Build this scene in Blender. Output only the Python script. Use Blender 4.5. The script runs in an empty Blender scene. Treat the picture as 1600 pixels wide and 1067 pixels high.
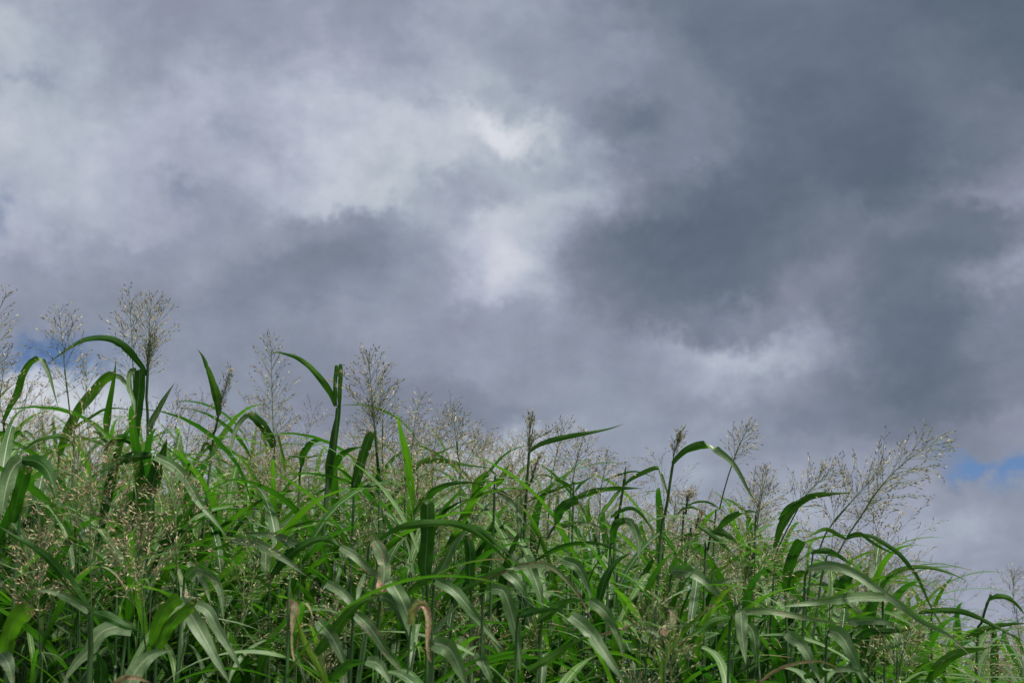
import bpy, math, random
import numpy as np
from mathutils import Vector, Matrix, Quaternion

# ------------------------------------------------------------------ camera, sky, sun, exposure
SC = bpy.context.scene
COL = SC.collection
PITCH = math.radians(14.5)
EYE = Vector((0.0, 0.0, 1.2))
FPX = 2222.2                      # focal length in pixels of the 1600 px wide photograph
EXPO = 1.0

cam_data = bpy.data.cameras.new("camera")
cam = bpy.data.objects.new("camera", cam_data)
COL.objects.link(cam)
cam.location = EYE
cam.rotation_euler = (math.radians(90) + PITCH, 0, 0)
cam_data.sensor_width = 36.0
cam_data.lens = 50.0
cam_data.clip_start = 0.05
cam_data.clip_end = 6000.0
cam_data.dof.use_dof = True
cam_data.dof.focus_distance = 3.2
cam_data.dof.aperture_fstop = 7.0
SC.camera = cam
SC.view_settings.view_transform = 'Standard'
SC.view_settings.look = 'None'
SC.view_settings.exposure = EXPO
SC.view_settings.gamma = 1.0
SC.view_settings.use_curve_mapping = False
try:
    SC.cycles.max_bounces = 8
    SC.cycles.transmission_bounces = 4
    SC.cycles.diffuse_bounces = 4
    SC.cycles.use_fast_gi = False
except Exception:
    pass

SUN_EL, SUN_AZ = math.radians(63), math.radians(128)   # azimuth measured from +Y clockwise
sd = bpy.data.lights.new("sun", 'SUN')
sd.energy = 3.9
sd.angle = math.radians(20)
sd.color = (1.0, 0.955, 0.88)
sun = bpy.data.objects.new("sun", sd)
COL.objects.link(sun)
sv = Vector((math.sin(SUN_AZ) * math.cos(SUN_EL), math.cos(SUN_AZ) * math.cos(SUN_EL), math.sin(SUN_EL)))
sun.rotation_euler = sv.to_track_quat('Z', 'Y').to_euler()
sun.location = (0, 0, 30)


def srgb(r, g, b):
    f = lambda c: (c / 255) / 12.92 if c / 255 <= 0.04045 else ((c / 255 + 0.055) / 1.055) ** 2.4
    return (f(r), f(g), f(b), 1.0)


class NT:
    """small helper round a node tree"""
    def __init__(self, tree):
        self.t = tree
        self.n = tree.nodes
        for x in list(self.n):
            self.n.remove(x)

    def add(self, kind, **kw):
        nd = self.n.new(kind)
        for k, v in kw.items():
            if k.startswith('i_'):
                nd.inputs[int(k[2:])].default_value = v
            else:
                setattr(nd, k, v)
        return nd

    def link(self, a, b):
        self.t.links.new(a, b)

    def val(self, sock, x):
        if hasattr(x, 'is_output'):
            self.link(x, sock)
        else:
            sock.default_value = x

    def math(self, op, a, b=0.0, c=None, clamp=False):
        nd = self.add('ShaderNodeMath', operation=op, use_clamp=clamp)
        self.val(nd.inputs[0], a)
        self.val(nd.inputs[1], b)
        if c is not None:
            self.val(nd.inputs[2], c)
        return nd.outputs[0]

    def smooth(self, x, a, b, lo=0.0, hi=1.0, kind='SMOOTHSTEP'):
        nd = self.add('ShaderNodeMapRange', interpolation_type=kind)
        self.val(nd.inputs[0], x)
        self.val(nd.inputs[1], a)
        self.val(nd.inputs[2], b)
        self.val(nd.inputs[3], lo)
        self.val(nd.inputs[4], hi)
        return nd.outputs[0]

    def mixf(self, f, a, b):
        nd = self.add('ShaderNodeMix', data_type='FLOAT')
        self.val(nd.inputs[0], f)
        self.val(nd.inputs[2], a)
        self.val(nd.inputs[3], b)
        return nd.outputs[0]

    def mixc(self, f, a, b, mode='MIX'):
        nd = self.add('ShaderNodeMix', data_type='RGBA', blend_type=mode)
        self.val(nd.inputs[0], f)
        self.val(nd.inputs[6], a)
        self.val(nd.inputs[7], b)
        return nd.outputs[2]

    def noise(self, vec, scale, detail=3.0, rough=0.5, out=0, dist=0.0):
        nd = self.add('ShaderNodeTexNoise')
        if vec is not None:
            self.link(vec, nd.inputs['Vector'])
        nd.inputs['Scale'].default_value = scale
        nd.inputs['Detail'].default_value = detail
        nd.inputs['Roughness'].default_value = rough
        nd.inputs['Distortion'].default_value = dist
        return nd.outputs[out]

    def ramp(self, x, stops, interp='LINEAR'):
        nd = self.add('ShaderNodeValToRGB')
        cr = nd.color_ramp
        cr.interpolation = interp
        while len(cr.elements) < len(stops):
            cr.elements.new(0.5)
        for e, (p, c) in zip(cr.elements, sorted(stops, key=lambda s: s[0])):
            e.position = p
        for e, (p, c) in zip(cr.elements, sorted(stops, key=lambda s: s[0])):
            e.color = c
        self.val(nd.inputs[0], x)
        return nd.outputs[0]


# cloud brightness read row by row (every 50 px down, every 100 px across the frame's directions)
CLOUD = [
    (0,   [165, 158, 152, 150, 155, 158, 150, 158, 158, 142, 118, 112, 112, 110, 106, 100, 98]),
    (50,  [178, 165, 152, 150, 150, 156, 152, 160, 152, 145, 130, 114, 112, 110, 108, 104, 100]),
    (100, [175, 168, 158, 158, 158, 158, 160, 165, 152, 150, 142, 120, 115, 110, 108, 108, 104]),
    (150, [178, 175, 165, 172, 165, 166, 168, 170, 166, 150, 142, 130, 112, 106, 104, 112, 118]),
    (200, [185, 182, 172, 172, 168, 180, 186, 196, 202, 150, 120, 134, 106, 106, 102, 112, 122]),
    (250, [180, 182, 175, 166, 166, 192, 190, 186, 162, 160, 136, 132, 104, 103, 102, 124, 136]),
    (300, [178, 180, 172, 155, 160, 182, 182, 158, 168, 178, 140, 108, 104, 104, 108, 140, 146]),
    (350, [176, 176, 175, 160, 148, 138, 150, 170, 190, 154, 116, 103, 103, 116, 118, 112, 124]),
    (400, [168, 162, 157, 152, 138, 130, 144, 164, 196, 142, 112, 102, 106, 122, 106, 110, 134]),
    (450, [150, 150, 148, 144, 136, 136, 146, 156, 184, 142, 118, 108, 112, 134, 106, 124, 158]),
    (500, [148, 146, 142, 138, 138, 144, 150, 146, 156, 150, 122, 126, 136, 128, 114, 108, 134]),
    (550, [150, 148, 144, 142, 136, 138, 144, 152, 152, 148, 150, 172, 170, 146, 118, 108, 124]),
    (600, [196, 190, 158, 150, 142, 138, 134, 136, 144, 148, 150, 160, 148, 130, 112, 112, 128]),
    (650, [205, 200, 176, 157, 148, 142, 134, 132, 136, 150, 148, 146, 138, 130, 122, 130, 144]),
    (700, [205, 202, 190, 172, 160, 154, 150, 150, 172, 156, 150, 154, 148, 144, 142, 140, 146]),
    (750, [200, 198, 192, 182, 174, 168, 166, 178, 192, 166, 154, 158, 156, 152, 152, 156, 150]),
    (820, [196, 194, 190, 186, 182, 178, 176, 180, 186, 176, 170, 172, 170, 164, 166, 172, 152]),
    (900, [185, 185, 182, 180, 176, 174, 172, 174, 176, 174, 172, 170, 168, 162, 158, 160, 152]),
    (1000, [182, 182, 180, 180, 178, 176, 174, 176, 176, 174, 172, 172, 170, 168, 165, 162, 160]),
]


def make_world():
    w = bpy.data.worlds.new("World")
    SC.world = w
    w.use_nodes = True
    n = NT(w.node_tree)
    tc = n.add('ShaderNodeTexCoord')
    D = tc.outputs['Generated']
    rot = n.add('ShaderNodeVectorRotate', rotation_type='X_AXIS')
    n.link(D, rot.inputs['Vector'])
    rot.inputs['Angle'].default_value = -PITCH
    # soft curl of the cloud edges: the direction itself is disturbed
    n1 = n.add('ShaderNodeTexNoise')
    n.link(D, n1.inputs['Vector'])
    n1.inputs['Scale'].default_value = 9.0
    n1.inputs['Detail'].default_value = 7.0
    n1.inputs['Roughness'].default_value = 0.66
    off = n.add('ShaderNodeVectorMath', operation='SUBTRACT')
    n.link(n1.outputs['Color'], off.inputs[0])
    off.inputs[1].default_value = (0.5, 0.5, 0.5)
    sc = n.add('ShaderNodeVectorMath', operation='SCALE')
    n.link(off.outputs[0], sc.inputs[0])
    sc.inputs['Scale'].default_value = 0.105
    n1b = n.add('ShaderNodeTexNoise')
    n.link(D, n1b.inputs['Vector'])
    n1b.inputs['Scale'].default_value = 34.0
    n1b.inputs['Detail'].default_value = 6.0
    n1b.inputs['Roughness'].default_value = 0.7
    offb = n.add('ShaderNodeVectorMath', operation='SUBTRACT')
    n.link(n1b.outputs['Color'], offb.inputs[0])
    offb.inputs[1].default_value = (0.5, 0.5, 0.5)
    scb = n.add('ShaderNodeVectorMath', operation='SCALE')
    n.link(offb.outputs[0], scb.inputs[0])
    scb.inputs['Scale'].default_value = 0.035
    ad0 = n.add('ShaderNodeVectorMath', operation='ADD')
    n.link(sc.outputs[0], ad0.inputs[0])
    n.link(scb.outputs[0], ad0.inputs[1])
    ad = n.add('ShaderNodeVectorMath', operation='ADD')
    n.link(rot.outputs[0], ad.inputs[0])
    n.link(ad0.outputs[0], ad.inputs[1])

    def uv(vec):
        sp = n.add('ShaderNodeSeparateXYZ')
        n.link(vec, sp.inputs[0])
        f = n.math('MAXIMUM', sp.outputs[1], 0.05)
        return n.math('DIVIDE', sp.outputs[0], f), n.math('DIVIDE', sp.outputs[2], f)
    u, v = uv(ad.outputs[0])
    X = n.math('MULTIPLY_ADD', u, FPX / 1600.0, 0.5)                       # 0..1 across
    Y = n.math('MULTIPLY_ADD', v, -FPX / 1000.0, 0.5335)                   # in thousands of px down
    acc, prev = None, None
    for yy, row in CLOUD:
        r = n.ramp(X, [(i / 16.0, (c / 255.0,) * 3 + (1,)) for i, c in enumerate(row)], 'CARDINAL')
        if acc is None:
            acc = r
        else:
            acc = n.mixc(n.smooth(Y, prev, yy / 1000.0), acc, r)
        prev = yy / 1000.0
    val_in = n.add('ShaderNodeSeparateColor')
    n.link(acc, val_in.inputs[0])
    # the rest of the sky: the same kind of broken grey cloud
    big = n.noise(D, 2.1, 7.0, 0.55, dist=0.35)
    val_out = n.smooth(big, 0.32, 0.68, 106 / 255.0, 192 / 255.0, 'LINEAR')
    ur, vr = uv(rot.outputs[0])
    sp = n.add('ShaderNodeSeparateXYZ')
    n.link(rot.outputs[0], sp.inputs[0])
    m = n.math('MAXIMUM', n.math('DIVIDE', n.math('ABSOLUTE', ur), 0.36), n.math('DIVIDE', n.math('ABSOLUTE', vr), 0.24))
    outw = n.math('MAXIMUM', n.smooth(m, 1.1, 2.0), n.smooth(sp.outputs[1], 0.5, 0.2))
    val = n.mixf(outw, val_in.outputs[0], val_out)
    # wisps and billows
    streak = n.add('ShaderNodeMapping')
    n.link(D, streak.inputs['Vector'])
    streak.inputs['Rotation'].default_value = (0, math.radians(28), 0)
    streak.inputs['Scale'].default_value = (1.0, 1.0, 1.7)
    d1 = n.math('SUBTRACT', n.noise(streak.outputs[0], 9.0, 10.0, 0.68, dist=0.25), 0.5)
    d2 = n.math('SUBTRACT', n.noise(D, 26.0, 6.0, 0.6), 0.5)
    bright = n.smooth(val, 0.42, 0.72)
    val = n.math('ADD', val, n.math('MULTIPLY', d1, 0.19))
    val = n.math('ADD', val, n.math('MULTIPLY', d2, n.math('MULTIPLY_ADD', bright, 0.15, 0.03)))
    k = lambda c: c / 255.0
    lilac = n.ramp(val, [(k(80), srgb(82, 95, 109)), (k(100), srgb(95, 108, 123)), (k(115), srgb(109, 119, 135)),
                         (k(135), srgb(132, 138, 156)), (k(155), srgb(151, 157, 176)), (k(175), srgb(175, 181, 199)),
                         (k(195), srgb(196, 201, 214)), (k(215), srgb(216, 218, 229))])
    teal = n.ramp(val, [(k(80), srgb(81, 94, 110)), (k(100), srgb(95, 107, 124)), (k(115), srgb(108, 120, 137)),
                        (k(135), srgb(126, 136, 153)), (k(155), srgb(149, 158, 175)), (k(175), srgb(172, 182, 193)),
                        (k(195), srgb(195, 202, 211)), (k(215), srgb(216, 219, 226))])
    hue = n.smooth(n.noise(D, 5.0, 4.0, 0.6), 0.40, 0.60, 0.12, 0.85)
    cloud = n.mixc(hue, lilac, teal)

    # rents in the cloud that let the blue through: (px, py, rx, ry, tilt degrees, depth)
    rents = [(1535, 708, 60, 14, 12, 1.2), (1610, 728, 44, 20, 5, 1.2), (75, 562, 70, 26, 6, 1.2), (0, 572, 40, 14, 0, 0.8),
             (56, 120, 34, 18, 15, 0.30), (-6, 345, 20, 42, 0, 0.42), (362, 208, 26, 16, 0, 0.20), (285, 287, 32, 18, 0, 0.24)]
    mask = None
    Xp = n.math('MULTIPLY', X, 1600.0)
    Yp = n.math('MULTIPLY', Y, 1000.0)
    for (cx, cy, rx, ry, tl, a) in rents:
        c_, s_ = math.cos(math.radians(tl)), math.sin(math.radians(tl))
        dx = n.math('SUBTRACT', Xp, float(cx))
        dy = n.math('SUBTRACT', Yp, float(cy))
        ax = n.math('ADD', n.math('MULTIPLY', dx, c_ / rx), n.math('MULTIPLY', dy, s_ / rx))
        ay = n.math('SUBTRACT', n.math('MULTIPLY', dy, c_ / ry), n.math('MULTIPLY', dx, s_ / ry))
        r2 = n.math('ADD', n.math('MULTIPLY', ax, ax), n.math('MULTIPLY', ay, ay))
        g = n.math('MULTIPLY', n.math('EXPONENT', n.math('MULTIPLY', r2, -1.0)), a)
        mask = g if mask is None else n.math('MAXIMUM', mask, g)
    mask = n.math('MULTIPLY', mask, n.math('SUBTRACT', 1.0, outw), clamp=True)
    far_rents = n.math('MULTIPLY', n.smooth(n.noise(D, 3.3, 5.0, 0.5), 0.66, 0.74), n.math('MULTIPLY', outw, 0.8))
    mask = n.math('MAXIMUM', mask, far_rents)

    sky = n.add('ShaderNodeTexSky', sky_type='NISHITA')
    sky.sun_disc = False
    sky.sun_elevation = SUN_EL
    sky.sun_rotation = SUN_AZ
    sky.air_density = 0.55
    sky.dust_density = 0.1
    sky.ozone_density = 4.0
    sky.altitude = 600
    b1 = n.add('ShaderNodeBackground')
    n.link(cloud, b1.inputs[0])
    b1.inputs[1].default_value = 2.0 ** -EXPO
    b2 = n.add('ShaderNodeBackground')
    n.link(sky.outputs[0], b2.inputs[0])
    b2.inputs[1].default_value = 0.05
    mx = n.add('ShaderNodeMixShader')
    n.link(mask, mx.inputs[0])
    n.link(b1.outputs[0], mx.inputs[1])
    n.link(b2.outputs[0], mx.inputs[2])
    out = n.add('ShaderNodeOutputWorld')
    n.link(mx.outputs[0], out.inputs[0])
    w.cycles.sampling_method = 'MANUAL'
    w.cycles.sample_map_resolution = 1024


make_world()


# ------------------------------------------------------------------ materials
def leaf_material():
    m = bpy.data.materials.new("grass_blade")
    m.use_nodes = True
    n = NT(m.node_tree)
    uvn = n.add('ShaderNodeUVMap')
    uvn.uv_map = "UVMap"
    sp = n.add('ShaderNodeSeparateXYZ')
    n.link(uvn.outputs[0], sp.inputs[0])
    U, V = sp.outputs[0], sp.outputs[1]
    oi = n.add('ShaderNodeObjectInfo')
    tint = n.add('ShaderNodeAttribute', attribute_type='GEOMETRY', attribute_name='tint')   # 0 deep green .. 1 yellow green
    dry = n.add('ShaderNodeAttribute', attribute_type='GEOMETRY', attribute_name='dry')
    geo = n.add('ShaderNodeNewGeometry')
    tco = n.add('ShaderNodeTexCoord')
    # stretched coordinate that is continuous on every blade
    comb = n.add('ShaderNodeCombineXYZ')
    n.link(n.math('MULTIPLY', U, 3.0), comb.inputs[0])
    n.link(n.math('MULTIPLY', V, 11.0), comb.inputs[1])
    n.link(n.math('MULTIPLY', oi.outputs['Random'], 40.0), comb.inputs[2])
    su = comb.outputs[0]
    t = n.math('ADD', tint.outputs['Fac'], n.math('MULTIPLY', n.math('SUBTRACT', n.noise(su, 0.6, 3.0), 0.5), 0.5), clamp=True)
    col = n.ramp(t, [(0.0, (0.012, 0.062, 0.006, 1)), (0.35, (0.030, 0.105, 0.008, 1)), (0.65, (0.068, 0.162, 0.012, 1)), (1.0, (0.16, 0.27, 0.024, 1))])
    bloom = n.add('ShaderNodeAttribute', attribute_type='GEOMETRY', attribute_name='bloom')
    upper = n.mixc(n.math('MULTIPLY', bloom.outputs['Fac'], 0.8), col, (0.215, 0.305, 0.180, 1))       # wax and reflected sky painted as a pale colour on the upper face
    base = n.mixc(geo.outputs['Backfacing'], upper, col)
    # veins: fine lines along the blade
    comb2 = n.add('ShaderNodeCombineXYZ')
    n.link(n.math('MULTIPLY', U, 46.0), comb2.inputs[0])
    n.link(n.math('MULTIPLY', V, 1.2), comb2.inputs[1])
    vein = n.noise(comb2.outputs[0], 1.0, 2.0)
    base = n.mixc(1.0, base, n.ramp(vein, [(0.3, (0.74, 0.76, 0.74, 1)), (0.7, (1.2, 1.18, 1.2, 1))]), 'MULTIPLY')
    # cross bands and blotches
    blot = n.noise(su, 1.3, 4.0, 0.6)
    base = n.mixc(1.0, base, n.ramp(blot, [(0.25, (0.62, 0.68, 0.66, 1)), (0.75, (1.38, 1.28, 1.15, 1))]), 'MULTIPLY')
    # pale midrib
    mid = n.smooth(n.math('ABSOLUTE', n.math('SUBTRACT', U, 0.5)), 0.016, 0.048, 1.0, 0.0)
    mid = n.math('MULTIPLY', mid, n.mixf(geo.outputs['Backfacing'], n.smooth(V, 0.7, 1.0, 0.75, 0.1), 0.22))
    base = n.mixc(mid, base, (0.48, 0.55, 0.36, 1))
    # disease streaks: reddish brown, worst near tip and margin
    comb3 = n.add('ShaderNodeCombineXYZ')
    n.link(n.math('MULTIPLY', U, 5.0), comb3.inputs[0])
    n.link(n.math('MULTIPLY', V, 4.5), comb3.inputs[1])
    n.link(n.math('MULTIPLY', oi.outputs['Random'], 40.0), comb3.inputs[2])
    n_s = n.noise(comb3.outputs[0], 1.0, 6.0, 0.68, dist=0.3)
    edge = n.smooth(n.math('ABSOLUTE', n.math('SUBTRACT', U, 0.5)), 0.2, 0.5)
    bias = n.math('ADD', n.math('MULTIPLY', dry.outputs['Fac'], 0.40), n.math('ADD', n.math('MULTIPLY', edge, 0.03), n.math('MULTIPLY', n.smooth(V, 0.72, 1.0), 0.17)))
    brown = n.smooth(n.math('ADD', n_s, bias), 0.78, 0.86)
    bcol = n.ramp(n.noise(su, 3.0, 3.0), [(0.30, (0.07, 0.022, 0.012, 1)), (0.46, (0.30, 0.15, 0.10, 1)), (0.60, (0.46, 0.32, 0.22, 1)), (0.75, (0.30, 0.24, 0.10, 1))])
    base = n.mixc(brown, base, bcol)
    # small specks
    spk = n.smooth(n.noise(tco.outputs['Object'], 420.0, 1.0), 0.74, 0.78)
    base = n.mixc(n.math('MULTIPLY', spk, 0.6), base, (0.10, 0.06, 0.02, 1))

    bs = n.add('ShaderNodeBsdfPrincipled')
    n.link(base, bs.inputs['Base Color'])
    rg = n.mixf(geo.outputs['Backfacing'], 0.42, 0.5)
    n.link(n.math('ADD', rg, n.math('MULTIPLY', brown, 0.25)), bs.inputs['Roughness'])
    n.link(n.mixf(geo.outputs['Backfacing'], n.math('MULTIPLY_ADD', bloom.outputs['Fac'], 0.35, 0.2), 0.22), bs.inputs['Specular IOR Level'])
    bump = n.add('ShaderNodeBump')
    bump.inputs['Strength'].default_value = 0.25
    bump.inputs['Distance'].default_value = 0.002
    n.link(vein, bump.inputs['Height'])
    n.link(bump.outputs[0], bs.inputs['Normal'])
    tr = n.add('ShaderNodeBsdfTranslucent')
    tcol = n.mixc(1.0, col, (1.9, 2.2, 0.9, 1), 'MULTIPLY')
    tcol = n.mixc(brown, tcol, bcol)
    n.link(tcol, tr.inputs[0])
    mx = n.add('ShaderNodeMixShader')
    mx.inputs[0].default_value = 0.34
    n.link(bs.outputs[0], mx.inputs[1])
    n.link(tr.outputs[0], mx.inputs[2])
    out = n.add('ShaderNodeOutputMaterial')
    n.link(mx.outputs[0], out.inputs[0])
    return m


def stem_material():
    m = bpy.data.materials.new("grass_stem")
    m.use_nodes = True
    n = NT(m.node_tree)
    tco = n.add('ShaderNodeTexCoord')
    mp = n.add('ShaderNodeMapping')
    mp.inputs['Scale'].default_value = (160, 160, 5)
    n.link(tco.outputs['Object'], mp.inputs[0])
    ns = n.noise(mp.outputs[0], 1.0, 3.0)
    c = n.ramp(ns, [(0.3, (0.016, 0.058, 0.012, 1)), (0.7, (0.050, 0.105, 0.030, 1))])
    b = n.noise(tco.outputs['Object'], 9.0, 3.0)
    c = n.mixc(n.smooth(b, 0.6, 0.75, 0.0, 0.5), c, (0.14, 0.11, 0.035, 1))
    bs = n.add('ShaderNodeBsdfPrincipled')
    n.link(c, bs.inputs['Base Color'])
    bs.inputs['Roughness'].default_value = 0.45
    out = n.add('ShaderNodeOutputMaterial')
    n.link(bs.outputs[0], out.inputs[0])
    return m


def spikelet_material():
    m = bpy.data.materials.new("spikelet_husk")
    m.use_nodes = True
    n = NT(m.node_tree)
    at = n.add('ShaderNodeAttribute', attribute_type='GEOMETRY', attribute_name='husk')
    ripe = n.add('ShaderNodeAttribute', attribute_type='GEOMETRY', attribute_name='ripe')
    old = n.ramp(at.outputs['Fac'], [(0.0, (0.13, 0.055, 0.045, 1)), (0.3, (0.31, 0.20, 0.125, 1)), (0.6, (0.48, 0.38, 0.23, 1)), (0.85, (0.56, 0.48, 0.30, 1)), (1.0, (0.24, 0.28, 0.10, 1))])
    young = n.ramp(at.outputs['Fac'], [(0.0, (0.10, 0.08, 0.03, 1)), (0.4, (0.14, 0.20, 0.05, 1)), (0.75, (0.28, 0.34, 0.12, 1)), (1.0, (0.42, 0.42, 0.2, 1))])
    c = n.mixc(ripe.outputs['Fac'], young, old)
    bs = n.add('ShaderNodeBsdfPrincipled')
    n.link(c, bs.inputs['Base Color'])
    bs.inputs['Roughness'].default_value = 0.55
    tr = n.add('ShaderNodeBsdfTranslucent')
    n.link(c, tr.inputs[0])
    mx = n.add('ShaderNodeMixShader')
    mx.inputs[0].default_value = 0.3
    n.link(bs.outputs[0], mx.inputs[1])
    n.link(tr.outputs[0], mx.inputs[2])
    out = n.add('ShaderNodeOutputMaterial')
    n.link(mx.outputs[0], out.inputs[0])
    return m


def twig_material():
    m = bpy.data.materials.new("seed_head_branch")
    m.use_nodes = True
    n = NT(m.node_tree)
    tco = n.add('ShaderNodeTexCoord')
    ns = n.noise(tco.outputs['Object'], 30.0, 2.0)
    c = n.ramp(ns, [(0.3, (0.06, 0.11, 0.035, 1)), (0.7, (0.15, 0.17, 0.07, 1))])
    bs = n.add('ShaderNodeBsdfPrincipled')
    n.link(c, bs.inputs['Base Color'])
    bs.inputs['Roughness'].default_value = 0.5
    out = n.add('ShaderNodeOutputMaterial')
    n.link(bs.outputs[0], out.inputs[0])
    return m


def ground_material():
    m = bpy.data.materials.new("field_soil")
    m.use_nodes = True
    n = NT(m.node_tree)
    geo = n.add('ShaderNodeNewGeometry')
    a = n.noise(geo.outputs['Position'], 0.6, 6.0, 0.6)
    b = n.noise(geo.outputs['Position'], 14.0, 5.0, 0.7)
    c = n.ramp(a, [(0.35, (0.030, 0.060, 0.015, 1)), (0.6, (0.055, 0.095, 0.022, 1)), (0.75, (0.09, 0.085, 0.035, 1))])
    c = n.mixc(n.smooth(b, 0.45, 0.65), c, (0.045, 0.034, 0.02, 1))
    bs = n.add('ShaderNodeBsdfPrincipled')
    n.link(c, bs.inputs['Base Color'])
    bs.inputs['Roughness'].default_value = 0.9
    bump = n.add('ShaderNodeBump')
    bump.inputs['Strength'].default_value = 0.6
    bump.inputs['Distance'].default_value = 0.03
    n.link(b, bump.inputs['Height'])
    n.link(bump.outputs[0], bs.inputs['Normal'])
    out = n.add('ShaderNodeOutputMaterial')
    n.link(bs.outputs[0], out.inputs[0])
    return m


M_LEAF, M_STEM, M_SPIKE, M_TWIG, M_GROUND = leaf_material(), stem_material(), spikelet_material(), twig_material(), ground_material()


# ------------------------------------------------------------------ the ground
def sstep(a, b, x):
    t = np.clip((x - a) / (b - a), 0, 1)
    return t * t * (3 - 2 * t)


def ground_h(x, y):
    """a low bank: rises away from the path, higher on the left, falls off behind its crest"""
    x = np.asarray(x, float)
    y = np.asarray(y, float)
    side = 1.0 - 0.85 * sstep(-1.5, 2.6, x - 0.10 * y)
    up = sstep(1.2, 5.5, y) * (1 - sstep(7.5, 16.0, y))
    h = 0.55 * side * up
    h = h + 0.03 * np.sin(x * 2.3 + 1.0) * np.cos(y * 1.7) * sstep(0.8, 2.0, np.hypot(x, y))
    far = sstep(12.0, 60.0, np.hypot(x, y))
    h = h + far * (1.2 * np.sin(x * 0.011 + 0.6) * np.cos(y * 0.009 + 0.4) - 0.6)
    return h


def new_mesh(name, verts, faces, mats, uvs=None, smooth=True, attrs=None):
    me = bpy.data.meshes.new(name)
    me.from_pydata([tuple(v) for v in verts] if not isinstance(verts, np.ndarray) else verts.tolist(), [], faces if not isinstance(faces, np.ndarray) else faces.tolist())
    for mt in mats:
        me.materials.append(mt)
    if smooth:
        me.polygons.foreach_set('use_smooth', [True] * len(me.polygons))
    if uvs is not None:
        lay = me.uv_layers.new(name="UVMap")
        vi = np.empty(len(me.loops), dtype=np.int32)
        me.loops.foreach_get('vertex_index', vi)
        lay.data.foreach_set('uv', np.asarray(uvs, dtype=np.float32)[vi].ravel())
    for k, a in (attrs or {}).items():
        at = me.attributes.new(k, 'FLOAT', 'POINT')
        at.data.foreach_set('value', np.asarray(a, dtype=np.float32))
    me.update()
    return me


def link(name, data, parent=None):
    o = bpy.data.objects.new(name, data)
    COL.objects.link(o)
    if parent is not None:
        o.parent = parent
    return o


def make_ground():
    n = 150
    s = np.linspace(-1, 1, n)
    ax = np.sign(s) * (np.abs(s) ** 3.6) * 2600 + s * 9
    X, Y = np.meshgrid(ax, ax + 5.0)
    Z = ground_h(X, Y)
    V = np.stack([X.ravel(), Y.ravel(), Z.ravel()], 1)
    i = np.arange(n - 1)
    I, J = np.meshgrid(i, i)
    a = (J * n + I).ravel()
    F = np.stack([a, a + 1, a + n + 1, a + n], 1)
    o = link("ground", new_mesh("ground", V, F, [M_GROUND]))
    o['kind'] = 'structure'
    o['label'] = 'low grassy bank of dark soil under the thicket'
    return o


make_ground()


# ------------------------------------------------------------------ geometry of the grass
def crom(P, n):
    """Catmull-Rom through the points P (k x 3), resampled evenly by arc length at n points"""
    P = np.asarray(P, float)
    if len(P) == 2:
        t = np.linspace(0, 1, n)[:, None]
        return P[0] * (1 - t) + P[1] * t
    Q = np.vstack([2 * P[0] - P[1], P, 2 * P[-1] - P[-2]])
    out = []
    for i in range(1, len(Q) - 2):
        p0, p1, p2, p3 = Q[i - 1], Q[i], Q[i + 1], Q[i + 2]
        t = np.linspace(0, 1, 12, endpoint=False)[:, None]
        out.append(0.5 * ((2 * p1) + (-p0 + p2) * t + (2 * p0 - 5 * p1 + 4 * p2 - p3) * t ** 2 + (-p0 + 3 * p1 - 3 * p2 + p3) * t ** 3))
    out.append(Q[-2][None])
    C = np.vstack(out)
    s = np.r_[0, np.cumsum(np.linalg.norm(np.diff(C, axis=0), axis=1))]
    g = np.linspace(0, s[-1], n)
    return np.stack([np.interp(g, s, C[:, k]) for k in range(3)], 1)


def unit(v):
    return v / np.maximum(np.linalg.norm(v, axis=-1, keepdims=True), 1e-9)


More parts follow.
